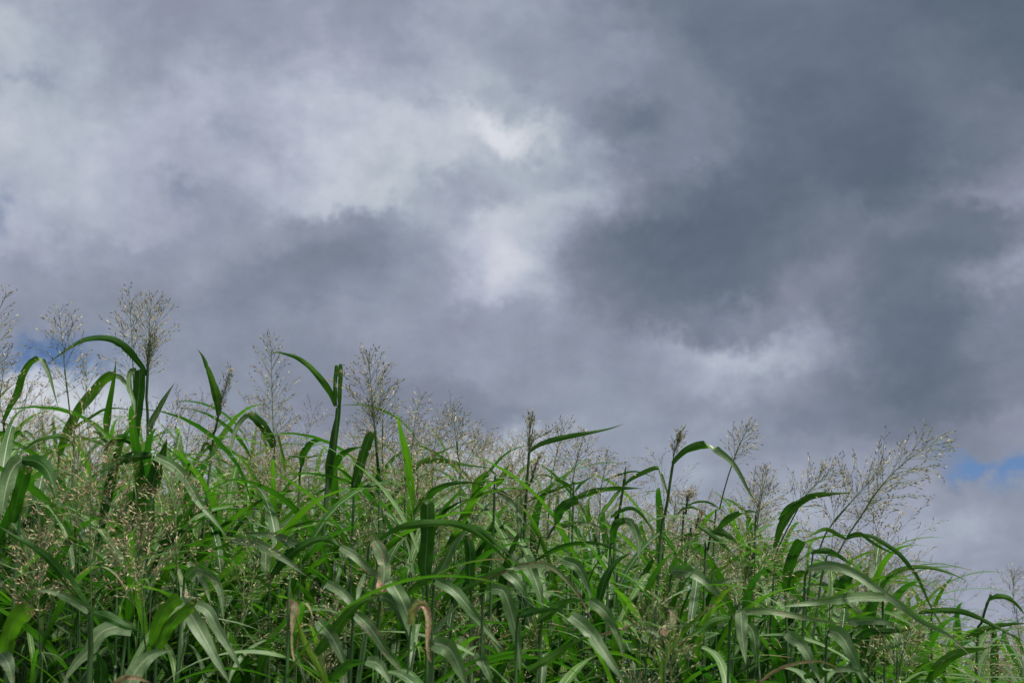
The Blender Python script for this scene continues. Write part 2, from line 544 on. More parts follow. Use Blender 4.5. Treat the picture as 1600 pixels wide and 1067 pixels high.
def blade(C, S, W, fold=0.22, wave=0.06, seed=0, blunt=False, tint=0.4, dry=0.0, across=5, crease=None, wide=0.5):
    """one grass blade: centre line C (n x 3), side vectors S (n x 3), greatest width W. Returns verts, faces, uvs, attrs"""
    rs = np.random.RandomState(seed)
    n = len(C)
    S = np.array(S, float)
    s_ = np.r_[0, np.cumsum(np.linalg.norm(np.diff(C, axis=0), axis=1))]
    t = s_ / s_[-1]
    T = unit(np.gradient(C, axis=0))
    if crease is not None:
        T[crease - 1] = unit(C[crease - 1] - C[crease - 2])
        T[crease + 1] = unit(C[crease + 2] - C[crease + 1])
    if crease is None:
        S = unit(S - T * np.sum(S * T, 1, keepdims=True))
    else:
        for q in range(n):          # the creased rows keep their direction and length
            if q != crease:
                S[q] = S[q] - T[q] * float(S[q] @ T[q])
                S[q] /= max(1e-9, np.linalg.norm(S[q]))
    N = unit(np.cross(S, T))
    if blunt:
        w = W * np.minimum(1, 0.62 + 1.6 * t) * np.where(t > 0.965, 0.72, 1.0)
    else:
        w = W * np.minimum(1, wide + 2.0 * t) * (1 - np.clip((t - 0.22) / 0.78, 0, 1) ** 1.6)
        w = np.maximum(w, W * 0.02)
    w = w * (1 + 0.04 * np.sin(t * rs.uniform(9, 16) + rs.uniform(0, 6)))
    us = np.linspace(-1, 1, across)
    # uneven margins: each side has its own small swellings, and now and then a torn nick
    side_w = []
    for sd_ in range(2):
        nz = np.convolve(rs.normal(0, 1, n + 4), [0.25, 0.5, 0.5, 0.5, 0.25], 'valid')[:n]
        sw = 1 + 0.055 * nz
        if rs.uniform() < 0.22 and n > 14:
            q = rs.randint(5, n - 5)
            sw[q] *= rs.uniform(0.55, 0.8)
        side_w.append(sw)
    if crease is None:      # slight twisting to and fro along the blade
        rp = 0.22 * np.sin(t * rs.uniform(5, 12) + rs.uniform(0, 6.3)) * np.minimum(1, t * 4)
        S = S * np.cos(rp)[:, None] + N * np.sin(rp)[:, None]
        N = unit(np.cross(S, T))
    ph = rs.uniform(0, 6.3, 2)
    fr = rs.uniform(9, 19, 2)
    V = np.empty((n, across, 3))
    for k, u in enumerate(us):
        lift = fold * (abs(u) ** 1.3) * w * 0.5
        if wave:
            lift = lift + (abs(u) ** 2) * wave * w * np.sin(t * fr[0 if u < 0 else 1] + ph[0 if u < 0 else 1])
        if crease is not None:
            lift[crease] = 0
        V[:, k] = C + S * (u * w * 0.5 * side_w[0 if u < 0 else 1])[:, None] + N * lift[:, None]
    UV = np.stack([np.tile((us + 1) / 2, n), np.repeat(t, across)], 1)
    a = (np.arange(n - 1)[:, None] * across + np.arange(across - 1)[None]).ravel()
    F = np.stack([a, a + 1, a + across + 1, a + across], 1)
    nv = n * across
    # keep the adaxial face on the +N side
    return V.reshape(-1, 3), F, UV, np.full(nv, tint), np.full(nv, dry)


def tube(C, R, sides=6):
    C = np.asarray(C, float)
    n = len(C)
    R = np.broadcast_to(np.asarray(R, float), (n,))
    T = unit(np.gradient(C, axis=0))
    ref = np.where(np.abs(T[:, 2:3]) > 0.9, np.array([[1.0, 0, 0]]), np.array([[0, 0, 1.0]]))
    ref = np.broadcast_to(np.array([0.31, 0.95, 0.05]), T.shape)
    A = unit(np.cross(T, ref))
    B = np.cross(T, A)
    th = np.linspace(0, 2 * np.pi, sides, endpoint=False)
    V = C[:, None] + (A[:, None] * np.cos(th)[None, :, None] + B[:, None] * np.sin(th)[None, :, None]) * R[:, None, None]
    i = np.arange(n - 1)[:, None] * sides
    j = np.arange(sides)[None]
    jn = (j + 1) % sides
    F = np.stack([(i + j).ravel(), (i + jn).ravel(), (i + sides + jn).ravel(), (i + sides + j).ravel()], 1)
    return V.reshape(-1, 3), F


def join(parts):
    """list of (V, F, ...) joined; returns V, F"""
    vs, fs, off = [], [], 0
    for p in parts:
        vs.append(p[0])
        fs.append(p[1] + off)
        off += len(p[0])
    return np.vstack(vs), np.vstack(fs)


def stem_geo(C, r0, r1, nodes=(), sides=7):
    """a grass culm: slim tapering tube with swollen nodes at the given arc fractions"""
    n = max(14, min(60, len(C)))
    C = crom(C, 40)
    t = np.linspace(0, 1, 40)
    R = r0 + (r1 - r0) * t
    for q in nodes:
        R = R * (1 + 0.45 * np.exp(-((t - q) / 0.012) ** 2)) 
    return tube(C, R, sides)


def head_geo(axis, spread, seed=0, style='open', density=1.0, spk=0.0098, lean=(0.0, 0.0), ripe=0.8):
    """a seed head (panicle). axis: centre line base to tip. Returns twig V,F and spikelet V,F,husk,ripe"""
    rs = np.random.RandomState(seed)
    C = crom(axis, 60)
    L = np.linalg.norm(np.diff(C, axis=0), axis=1).sum()
    T = unit(np.gradient(C, axis=0))
    twigs = [tube(C[::3], np.linspace(0.0014, 0.0004, len(C[::3])), 4)]
    P, Dr, sz = [], [], []
    nn = max(6, int((13 if style == 'open' else 12) * density ** 0.5))
    lo = 0.0 if style != 'young' else -0.02
    az = rs.uniform(0, 6.28)
    for i in range(nn):
        tt = lo + (i + rs.uniform(-0.25, 0.25)) / nn * 0.97
        tt = min(max(tt, 0.0), 0.985)
        k = int(tt * 59)
        base, t0 = C[k], T[k]
        a = unit(np.cross(t0, [0.2, 0.9, 0.1]))
        b = np.cross(t0, a)
        nb = max(1, int(round((rs.uniform(2.4, 4.0) if tt < 0.75 else rs.uniform(1.6, 3.0)) * density)))
        for j in range(nb):
            az += 2.4 + rs.uniform(-0.5, 0.5)
            shape = (1 - tt) ** 0.72 * (0.72 + 0.28 * min(1, tt * 5)) + 0.05
            bl = spread * shape * rs.uniform(0.75, 1.2) * (1.65 if style == 'open' else 1.2)
            if style == 'young':
                bl = spread * (1.25 * (1 - tt) ** 0.8 + 0.15) * rs.uniform(0.7, 1.25)
                ang = rs.uniform(0.10, 0.42)
            elif style == 'half':
                ang = rs.uniform(0.25, 0.7)
            else:
                ang = rs.uniform(0.62, 1.15) * (1 - 0.45 * tt)
            out = a * math.cos(az) + b * math.sin(az)
            d = t0 * math.cos(ang) + out * math.sin(ang)
            m = 9
            pts = [base]
            dd = d.copy()
            droop = (0.05 if style == 'young' else 0.16) * rs.uniform(0.3, 1.5) * (1 - 0.6 * tt)
            for q in range(m):
                dd = unit(dd + np.array([lean[0], lean[1], -1.0]) * droop * (q / m) * 0.9 + rs.normal(0, 0.035, 3))
                pts.append(pts[-1] + dd * bl / m)
            pts = np.array(pts)
            twigs.append(tube(pts[::3], np.linspace(0.00045, 0.00022, len(pts[::3])), 3))
            # branchlets with paired spikelets
            ns = max(2, int(bl / (0.0155 if style != 'young' else 0.022)))
            for q in range(ns):
                s = 0.22 + 0.78 * (q + rs.uniform(0, 0.6)) / ns if style != 'young' else 0.1 + 0.9 * (q + rs.uniform(0, 0.6)) / ns
                s = min(s, 1.0)
                f = s * m
                k0 = min(int(f), m - 1)
                p = pts[k0] * (1 - (f - k0)) + pts[k0 + 1] * (f - k0)
                tdir = unit(pts[k0 + 1] - pts[k0])
                rnd = unit(np.cross(tdir, rs.normal(0, 1, 3)))
                sl = (0.010 + 0.26 * bl * (1 - s)) * rs.uniform(0.3, 1.2)
                ga = rs.uniform(0.25, 0.65)
                bd = tdir * math.cos(ga) + rnd * math.sin(ga)
                e = p + bd * sl
                if sl > 0.012:
                    twigs.append(tube(np.array([p, e]), 0.0002, 3))
                cnt = 1 if sl < 0.009 else 2
                if rs.uniform() < 0.10:
                    cnt = max(0, cnt - 1)
                for c in range(cnt):
                    pp = e - bd * (c * 0.0085)
                    sd = unit(bd + rs.normal(0, 0.28, 3))
                    P.append(pp)
                    Dr.append(sd)
                    sz.append(spk * rs.uniform(0.7, 1.2))
    P, Dr, sz = np.array(P), np.array(Dr), np.array(sz)
    n = len(P)
    A = unit(np.cross(Dr, rs.normal(0, 1, (n, 3))))
    B = np.cross(Dr, A)
    r = sz * 0.125
    V = np.empty((n, 5, 3))
    V[:, 0] = P
    V[:, 4] = P + Dr * sz[:, None]
    for k in range(3):
        th = 2.0944 * k
        V[:, 1 + k] = P + Dr * (sz * 0.42)[:, None] + (A * math.cos(th) + B * math.sin(th)) * r[:, None]
    fl = np.array([[0, 2, 1], [0, 3, 2], [0, 1, 3], [4, 1, 2], [4, 2, 3], [4, 3, 1]])
    F = (np.arange(n)[:, None, None] * 5 + fl[None]).reshape(-1, 3)
    husk = np.repeat(np.clip(rs.normal(0.5, 0.24, n), 0, 1), 5)
    tv, tf = join(twigs)
    return tv, tf, V.reshape(-1, 3), F, husk, np.full(n * 5, ripe)


def mesh_leaf(C, S, W, bloom=0.85, **kw):
    v, f, uv, ti, dr = blade(C, S, W, **kw)
    return new_mesh("leaf", v, f, [M_LEAF], uv, True, {'tint': ti, 'dry': dr, 'bloom': np.full(len(v), bloom)})


def mesh_head(g):
    return (new_mesh("seed_head", g[0], g[1], [M_TWIG]),
            new_mesh("spikelets", g[2], g[3], [M_SPIKE], smooth=False, attrs={'husk': g[4], 'ripe': g[5]}))


def put_head(root, me):
    h = link("seed_head", me[0], root)
    s = link("spikelets", me[1], h)
    s['kind'] = 'stuff'
    return h


def grown_leaf(base, az, L, th0, th1, p, rs, n=18, twist=0.5, kink=None, drift=0.3):
    """centre line and side vectors of a blade that grows from base and arches under its weight"""
    s = np.linspace(0, 1, n)
    th = th0 + (th1 - th0) * s ** p
    if kink is not None:
        th = th + kink[1] * sstep(kink[0] - 0.03, kink[0] + 0.03, s)
    a = az + drift * s + 0.12 * np.sin(s * 5 + rs.uniform(0, 6))
    D = np.stack([np.sin(th) * np.cos(a), np.sin(th) * np.sin(a), np.cos(th)], 1)
    C = np.vstack([[0, 0, 0], np.cumsum(D[:-1] * (L / (n - 1)), axis=0)]) + base
    S0 = np.stack([np.sin(a), -np.cos(a), np.zeros(n)], 1)
    T = unit(D)
    Nn = np.cross(S0, T)
    Nn = unit(Nn)
    rl = twist * s ** 1.2
    S = S0 * np.cos(rl)[:, None] + Nn * np.sin(rl)[:, None]
    return C, S


# ------------------------------------------------------------------ plants traced one by one from the photograph's view
REG = {'A': (0, 430, 3.8095), 'B': (380, 480, 3.8095), 'C': (780, 600, 3.8095), 'D': (1180, 640, 3.8095),
       'E': (0, 700, 2.909), 'F': (500, 700, 2.909), 'G': (1050, 700, 2.909), 'H': (0, 820, 4.324), 'I': (320, 760, 4.324),
       'J': (900, 820, 4.324), 'K': (1230, 820, 4.324), 'O': (0, 0, 1.0)}
CP, SP = math.cos(PITCH), math.sin(PITCH)
E0 = np.array(EYE)


def px(reg, flat):
    ox, oy, s = REG[reg]
    return [(ox + flat[i] / s, oy + flat[i + 1] / s) for i in range(0, len(flat), 2)]


def at(x, y, d):
    """the place in the scene at distance d in front of the viewer that lies in the direction of photo pixel (x, y)"""
    xc = (x - 800.0) / FPX * d
    zc = -(y - 533.5) / FPX * d
    return E0 + np.array([xc, CP * d - SP * zc, SP * d + CP * zc])


def traced_blade(pts, w, d, side='u', kd=0.35, rolls=0.0):
    """pts in photo pixels, w in photo pixels, d metres. side: u = under face seen, t = upper face seen, number = turns over there"""
    px_len = [0.0]
    for a, b in zip(pts[:-1], pts[1:]):
        px_len.append(px_len[-1] + math.hypot(b[0] - a[0], b[1] - a[1]))
    P = np.array([at(x, y, d - kd * (l / FPX * d)) for (x, y), l in zip(pts, px_len)])
    n = 26
    if isinstance(side, float):
        return folded_blade(P, w / FPX * d, side) 
    C = crom(P, n)
    T = unit(np.gradient(C, axis=0))
    view = unit(C - E0)
    S = unit(np.cross(view, T))           # seen broad, upper face towards the viewer
    t = np.linspace(0, 1, n)
    ang = np.full(n, math.pi if side == 'u' else 0.0)
    ang = ang + rolls * (0.35 + 0.65 * np.sin(t * 3.0 + rolls * 5))
    N0 = np.cross(S, T)
    S2 = S * np.cos(ang)[:, None] + N0 * np.sin(ang)[:, None]
    return C, S2, w / FPX * d, None


def folded_blade(P, W, t0):
    """a blade creased over at arc fraction t0 like folded paper: its under face shows before the crease, its upper face after it"""
    C = crom(P, 200)
    k = int(t0 * 199)
    # put the crease where the line bends most near t0
    best = max(range(max(12, k - 16), min(187, k + 16)), key=lambda q: -float(unit(C[q] - C[q - 9]) @ unit(C[q + 9] - C[q])))
    k = best
    T1, T2 = unit(C[k] - C[k - 12]), unit(C[k + 12] - C[k])
    L = np.linalg.norm(np.diff(C, axis=0), axis=1).sum()
    half = max(0.30, 0.5 * math.acos(max(-1, min(1, float(T1 @ T2)))))
    ext = min(1.5, 1.0 / math.sin(half))
    wk = W * (1 - max(0, (k / 199 - 0.22) / 0.78) ** 1.6)
    gap = max(2, int(199 * (0.5 * wk * ext * math.cos(half) + 0.002) / L))
    a = list(np.linspace(0, max(4, k - gap), 13).astype(int))
    b = list(np.linspace(min(195, k + gap), 199, 12).astype(int))
    idx = a + [k] + b
    Q = C[idx]
    view = unit(Q - E0)
    Ta = np.array([unit(C[min(199, i + 3)] - C[max(0, i - 3)]) for i in idx])
    S = unit(np.cross(view, Ta))
    S[:13] *= -1
    B = unit(T1 + T2)
    if float(B @ S[12]) + float(B @ S[14]) < 0:
        B = -B
    S[13] = B * ext
    return Q, S, W, 13


SEED = [11]


def nseed():
    SEED[0] += 7
    return SEED[0]


def props(o, label, cat, group=None):
    o['label'] = label
    o['category'] = cat
    if group:
        o['group'] = group


def plant(label, d, stem, leaves, head=None, group='grass stalks that stand out along the front and top of the thicket', r=None, low=4, name='grass_plant', heads=()):
    """stem: (region, x, y, ...) from the top down in photo pixels. leaves: (region, pts, width_px, side, opts). Everything is real geometry at d metres"""
    rs = np.random.RandomState(nseed())
    sp = px(stem[0], stem[1:])
    top_down = [at(x, y, d) for x, y in sp]
    a, b = top_down[-2] if len(top_down) > 1 else top_down[-1], top_down[-1]
    slope = (b - a)[:2] / max(0.05, abs((b - a)[2])) if len(top_down) > 1 else np.zeros(2)
    slope = np.clip(slope, -0.35, 0.35)
    gx, gy = b[0] + slope[0] * 0.35, b[1] + slope[1] * 0.2
    gz = float(ground_h(gx, gy))
    mid = np.array([b[0] + slope[0] * 0.28, b[1] + slope[1] * 0.15, gz + (b[2] - gz) * 0.5])
    root_pt = np.array([gx, gy, gz - 0.02])
    line = [root_pt, mid] + top_down[::-1]
    root = bpy.data.objects.new(name, None)
    root.empty_display_size = 0.1
    COL.objects.link(root)
    root.location = (gx, gy, gz)
    o3 = np.array([gx, gy, gz])
    rad = r if r else 0.0032
    opn = head is not None and head[3] == 'open'
    if isinstance(rad, tuple):
        r0, r1 = rad
    else:
        r0, r1 = rad * 1.35, (0.0014 if opn and not heads else rad * 0.75)
    v, f = stem_geo(np.array(line) - o3, r0, r1, nodes=(0.12, 0.3, 0.5, 0.68, 0.85))
    link("stem", new_mesh("stem", v, f, [M_STEM]), root)
    for lf in leaves:
        reg, pts, w, side = lf[:4]
        kw = dict(lf[4]) if len(lf) > 4 else {}
        dd = d + kw.pop('dd', 0.0)
        C, S, W, cr = traced_blade(px(reg, pts), w / REG[reg][2], dd, side, kw.pop('kd', 0.35), kw.pop('roll', float(rs.uniform(-0.25, 0.25))))
        kw.setdefault('tint', 0.38)
        kw.setdefault('dry', 0.14)
        kw.setdefault('bloom', float(rs.choice([0.45, 0.62, 0.8, 0.92])))
        lab = kw.pop('label', None)
        if side == 't':
            kw.setdefault('wide', 0.78)
        W *= 0.95
        lo = link("leaf", mesh_leaf(C - o3, S, W, seed=nseed(), crease=cr, **kw), root)
        if lab:
            lo['label'] = lab
    deep = sp[-1][1] > 900
    for k in range(low if deep else 2):      # the blades low on the culm, mostly out of frame
        h = (top_down[-1][2] - gz) * (rs.uniform(0.35, 0.75) if k % 2 or not deep else rs.uniform(0.78, 0.92))
        t = h / max(0.1, top_down[-1][2] - gz)
        base = np.array([gx, gy, gz]) * (1 - t) + top_down[-1] * t - o3
        az = rs.uniform(-0.3, 3.45)
        C, S = grown_leaf(base, az, rs.uniform(0.3, 0.45), rs.uniform(0.3, 0.7), rs.uniform(1.9, 2.8), 1.0, rs)
        link("leaf", mesh_leaf(C, S, rs.uniform(0.014, 0.022), seed=nseed(), tint=rs.uniform(0.2, 0.6), dry=0.15, bloom=rs.uniform(0.2, 0.8)), root)
    for hd in ([head] if head else []) + list(heads):
        reg, pts, spread, style, dens = hd[:5]
        kw = dict(hd[5]) if len(hd) > 5 else {}
        dd = d + kw.pop('dd', 0.0)
        axp = [at(x, y, dd) - o3 for x, y in px(reg, pts)]
        if style == 'open':
            spread *= 1.15
        g = head_geo(axp, spread / REG[reg][2] / FPX * dd, seed=nseed(), style=style, density=dens, **kw)
        put_head(root, mesh_head(g))
    props(root, label, 'grass plant', group)
    return root


def heroes():
    P = plant
    # ---------------- left skyline
    P("stalk at the left edge, its blade folded in a sharp hook with silver tip", 3.2, ('A', 22, 850, 24, 960, 18, 1067), [
        ('A', (22, 868, 60, 780, 105, 700, 128, 610, 168, 535, 205, 503, 243, 492, 268, 535, 298, 610, 320, 690, 350, 800), 46, 0.66, dict(kd=0.25, tint=0.33)),
        ('A', (18, 1060, 60, 990, 110, 935, 155, 932, 200, 975, 232, 1060), 30, 0.5, dict(tint=0.4))],
      ('A', (20, 850, 0, 760, 10, 650, 30, 520, 60, 420), 120, 'half', .8))
    P("tall airy seed head leaning in from the left frame edge, tip bent right", 3.1, ('A', -60, 1000, -75, 1067), [
        ('A', (-60, 1000, -20, 960, 30, 935, 70, 960, 90, 1010), 34, 'u', dict(tint=0.3))],
      ('A', (-60, 900, -50, 700, -30, 450, -5, 220, 20, 150, 60, 110, 105, 85), 150, 'open', 1.2))
    P("narrow seed head standing alone in front of the left blue gap in the clouds", 3.0, ('A', 385, 560, 400, 680, 430, 950, 438, 1067), [
        ('A', (432, 1000, 380, 960, 300, 960, 220, 985, 150, 1030, 90, 1067), 28, 'u', dict(tint=0.35))],
      ('A', (400, 700, 385, 560, 372, 400, 358, 280, 345, 172), 150, 'open', 1.0))
    P("tallest seed head, the left one of the pair at the highest point of the thicket", 3.25, ('A', 792, 560, 800, 800, 805, 1067), [],
      ('A', (795, 640, 788, 480, 780, 300, 772, 180, 768, 70), 150, 'open', 1.0))
    P("right seed head of the topmost pair, above a long dark blade arching left", 3.15, ('A', 882, 480, 878, 600, 870, 800, 876, 1067), [
        ('A', (868, 598, 850, 552, 812, 505, 770, 455, 720, 412, 672, 383, 610, 372, 550, 374, 480, 392, 410, 435, 345, 480, 290, 522), 50, 'u', dict(kd=0.15, tint=0.2)),
        ('A', (885, 932, 900, 880, 935, 815, 985, 725, 1040, 640), 42, 't', dict(tint=0.2, kd=0.0))],
      ('A', (882, 500, 886, 400, 893, 250, 905, 112), 150, 'open', 1.0), r=0.004,
      heads=[('A', (878, 600, 884, 540, 890, 470, 900, 400), 170, 'young', 1.0, dict(ripe=0.45))])
    P("broad dark upright blade, its end doubled back in a silver fold on the left", 3.1, ('A', 808, 1010, 810, 1067), [
        ('A', (808, 1012, 800, 930, 815, 800, 828, 680, 832, 590, 824, 562), 74, 'u', dict(tint=0.12, blunt=True, kd=0.05, fold=0.15)),
        ('A', (812, 562, 782, 568, 768, 610, 776, 690, 796, 760, 802, 830, 792, 880), 34, 't', dict(tint=0.3, kd=0.3)),
        ('A', (805, 1012, 730, 965, 660, 1000, 600, 1067), 52, 'u', dict(tint=0.2))])
    P("blade slanting up behind the pink seed heads, folded over at its upper end", 3.5, ('A', 352, 1060, 350, 1100), [
        ('A', (350, 1067, 400, 935, 470, 800, 550, 700, 620, 620, 682, 594), 62, 'u', dict(tint=0.45, blunt=True, kd=0.2)),
        ('A', (682, 596, 720, 612, 752, 655, 786, 740), 30, 't', dict(tint=0.3)),
        ('A', (395, 940, 470, 890, 540, 845, 620, 800, 700, 792, 785, 800), 22, 'u', dict(tint=0.5))], None)
    P("narrow straight blade pointing up between the broad folded blades on the left", 3.4, ('A', 632, 985, 628, 1067), [
        ('A', (630, 990, 638, 860, 660, 720, 680, 600, 691, 500), 46, 'u', dict(tint=0.42)),
        ('A', (630, 985, 590, 940, 545, 925), 30, 'u', dict(tint=0.5))], None)
    P("slender stalk with one lance shaped blade rising alone, left of the middle", 3.3, ('A', 1300, 832, 1282, 930, 1258, 1067), [
        ('A', (1302, 835, 1294, 740, 1268, 645, 1236, 552, 1205, 482, 1174, 438), 54, 'u', dict(tint=0.5, kd=0.1)),
        ('A', (1262, 1050, 1230, 1000, 1205, 1030, 1190, 1067), 30, 'u', dict(tint=0.3))],
      ('A', (1300, 835, 1315, 760, 1345, 660, 1375, 560), 120, 'young', 0.9, dict(ripe=0.7)), r=0.0035)
    P("stalk with short dark blade folded to a hanging silver half, left of forked stalk", 3.4, ('B', 185, 835, 184, 950, 178, 1067), [
        ('B', (185, 832, 155, 765, 105, 690, 62, 652, 38, 640), 56, 'u', dict(tint=0.2, blunt=True)),
        ('B', (40, 640, 5, 655, -40, 720, -70, 830, -72, 900), 34, 't', dict(tint=0.3)),
        ('B', (250, 985, 238, 900, 215, 790, 186, 700), 20, 'u', dict(tint=0.6))],
      ('B', (185, 860, 178, 700, 172, 500, 167, 300, 158, 145), 165, 'open', 1.2))
    P("forked upright stalk, two square ended flag blades and one long blade arching left", 3.2, ('B', 560, 600, 545, 760, 515, 1000, 500, 1067), [
        ('B', (550, 590, 548, 470, 556, 345), 26, 'u', dict(tint=0.35, blunt=True, kd=0)),
        ('B', (572, 600, 576, 480, 580, 338), 28, 'u', dict(tint=0.45, blunt=True, kd=0)),
        ('B', (505, 1080, 520, 930, 542, 770, 566, 620, 582, 480), 62, 'u', dict(tint=0.3, kd=0.0)),
        ('B', (548, 585, 525, 520, 485, 455, 430, 388, 380, 340, 320, 302, 250, 278, 190, 268, 150, 296), 44, 'u', dict(tint=0.42, kd=0.2)),
        ('B', (540, 965, 575, 895, 625, 852, 715, 828), 46, 'u', dict(tint=0.3))], None, r=0.005)
    P("full pyramid seed head with greenish lower branches, right of the forked stalk", 3.1, ('B', 785, 735, 795, 850, 805, 1000, 812, 1067), [
        ('B', (815, 1067, 800, 1010, 812, 985), 50, 'u', dict(tint=0.15))],
      ('B', (788, 790, 780, 700, 768, 550, 756, 400, 748, 235), 185, 'open', 1.3, dict(ripe=0.75)), r=0.0042,
      heads=[('B', (785, 740, 778, 660, 768, 560), 110, 'young', 0.9, dict(ripe=0.2))])
    P("thin stalk with a loose seed head directly behind the full pyramid head", 3.3, ('B', 830, 700, 828, 900, 826, 1067), [],
      ('B', (828, 900, 832, 700, 832, 560, 828, 430), 150, 'open', 0.9))
    P("leaning seed head whose narrow tip stands between the pyramid head and the small pointed head", 3.5, ('B', 1000, 900, 998, 1067), [],
      ('B', (1000, 950, 1008, 800, 1030, 640, 1055, 560, 1082, 505), 130, 'open', 0.9))
    P("small pointed seed head above the long blade that arches to the right of the middle", 3.4, ('B', 1272, 800, 1282, 930, 1292, 1067), [],
      ('B', (1276, 880, 1266, 770, 1258, 690, 1254, 628), 130, 'open', 1.0))
    P("faint low seed head just left of the small pointed one", 3.9, ('B', 1130, 950, 1125, 1067), [],
      ('B', (1130, 1000, 1140, 850, 1152, 690), 110, 'open', 0.8))
    P("stalk holding a short hooked blade beside the forked stalk", 3.3, ('B', 348, 935, 338, 1010, 334, 1067), [
        ('B', (346, 940, 355, 880, 395, 815, 440, 790, 475, 792, 515, 798), 48, 'u', dict(tint=0.22))])
    P("broad bright blade standing up like a sword with a squared end, under the pyramid head", 2.9, ('B', 660, 1067, 658, 1100), [
        ('B', (655, 1090, 688, 975, 722, 860, 745, 790, 768, 745), 62, 'u', dict(tint=0.3, blunt=True, kd=0.0)),
        ('B', (270, 886, 380, 890, 505, 877), 13, 'u', dict(tint=0.55))])
    P("stalk with the long low arching blade that points right across the gap before the middle", 3.3, ('B', 968, 1050, 966, 1100), [
        ('B', (968, 1067, 980, 1000, 1025, 945, 1090, 916, 1200, 914, 1330, 938, 1490, 958), 38, 'u', dict(tint=0.5, kd=0.1)),
        ('B', (868, 925, 892, 985, 905, 1067), 32, 't', dict(tint=0.2))])
    P("dark curved blade with a second blade springing from it below the small pointed head", 3.0, ('F', 420, 310, 415, 400), [
        ('F', (415, 310, 470, 245, 520, 195, 580, 166, 650, 155, 735, 160), 34, 'u', dict(tint=0.2)),
        ('F', (698, 205, 708, 165, 735, 128, 765, 104), 34, 'u', dict(tint=0.5)),
        ('F', (770, 105, 790, 112, 812, 140), 12, 't', dict(tint=0.3))])
    P("short bright blade pointing up right, alone against the bright cloud at the middle", 3.6, ('F', 795, 175, 790, 260), [
        ('F', (795, 178, 815, 150, 838, 112, 864, 70), 34, 'u', dict(tint=0.55))])
    # ---------------- middle skyline
    P("stalk with a brush of unopened seed branches and a blade sweeping up right", 3.2, ('C', 178, 405, 165, 600, 155, 800, 148, 1000), [
        ('C', (182, 400, 235, 362, 320, 332, 430, 308, 540, 289, 660, 264, 742, 236), 36, 'u', dict(tint=0.32, kd=0.0))],
      ('C', (176, 430, 180, 340, 186, 250, 190, 175), 120, 'young', 1.0, dict(ripe=0.6)), r=0.0042,
      heads=[('C', (178, 420, 200, 340, 300, 280, 345, 240), 60, 'young', 0.7, dict(ripe=0.7))])
    P("narrow closed seed head tucked just right of the brush topped stalk", 3.3, ('C', 205, 540, 165, 640, 150, 800), [],
      ('C', (190, 570, 215, 490, 245, 420), 40, 'young', 1.0, dict(ripe=0.7)))
    P("loose seed head behind the long rising blade near the middle", 3.6, ('C', 440, 560, 420, 760), [],
      ('C', (435, 600, 455, 480, 485, 370, 515, 280), 130, 'open', 1.2))
    P("seed head leaning left behind the brush topped stalk", 3.7, ('C', 330, 480, 300, 700), [],
      ('C', (320, 520, 345, 400, 375, 290, 405, 212), 110, 'open', 1.1))
    P("small faint seed head to the left of the spike shaped stalk", 4.0, ('C', 610, 600, 600, 760), [],
      ('C', (605, 620, 630, 510, 655, 416), 100, 'open', 0.9))
    P("stalk ending in a closed pointed spike with one blade bending sharply down on the right", 3.3, ('C', 740, 600, 722, 720, 700, 820, 690, 900), [
        ('C', (745, 598, 790, 562, 860, 525, 915, 503, 948, 500, 962, 530, 985, 600, 1005, 660, 1032, 745), 30, 0.6, dict(tint=0.48, kd=0.15)),
        ('C', (740, 620, 745, 560, 755, 482), 20, 'u', dict(tint=0.1, kd=0, fold=0.9)),
        ('C', (720, 628, 690, 665, 640, 730, 600, 790, 560, 832), 28, 'u', dict(tint=0.6)),
        ('C', (735, 615, 690, 622, 620, 628, 540, 645, 440, 672), 26, 'u', dict(tint=0.4)),
        ('C', (610, 582, 680, 550, 740, 530, 800, 520, 860, 530, 950, 568), 14, 'u', dict(tint=0.4, dd=.3))], r=0.004)
    P("tall bare stalk with young seed brush and broad blade bent like an elbow", 3.1, ('C', 1035, 470, 1012, 620, 990, 780, 962, 930), [
        ('C', (1032, 472, 1065, 432, 1120, 388, 1190, 364, 1250, 362, 1275, 375, 1320, 412, 1375, 455, 1430, 530, 1482, 632, 1538, 718), 52, 0.42, dict(tint=0.3, kd=0.2))],
      ('C', (1034, 455, 1045, 400, 1068, 330, 1090, 275), 80, 'young', 1.0, dict(ripe=0.55)), r=0.004)
    P("leaning seed head just right of the elbow shaped blade", 3.3, ('C', 1400, 440, 1350, 590, 1300, 790, 1280, 900), [],
      ('C', (1385, 490, 1410, 410, 1450, 320, 1500, 220), 100, 'open', 1.0))
    P("fine seed head mostly hidden by the drooping end of the elbow shaped blade", 3.7, ('C', 1540, 740, 1520, 900), [],
      ('C', (1530, 820, 1548, 700, 1560, 600, 1572, 500), 120, 'open', 1.1))
    P("crossed narrow blades between the brush topped stalk and the spike shaped stalk", 3.3, ('C', 450, 640, 440, 720), [
        ('C', (445, 645, 420, 610, 370, 580, 290, 545, 212, 538), 24, 'u', dict(tint=0.4)),
        ('C', (200, 685, 300, 640, 400, 606, 500, 580, 566, 546), 22, 'u', dict(tint=0.45)),
        ('C', (450, 640, 490, 590, 560, 546), 18, 'u', dict(tint=0.35)),
        ('C', (430, 690, 500, 660, 580, 636, 700, 620, 862, 620), 40, 'u', dict(tint=0.4))])
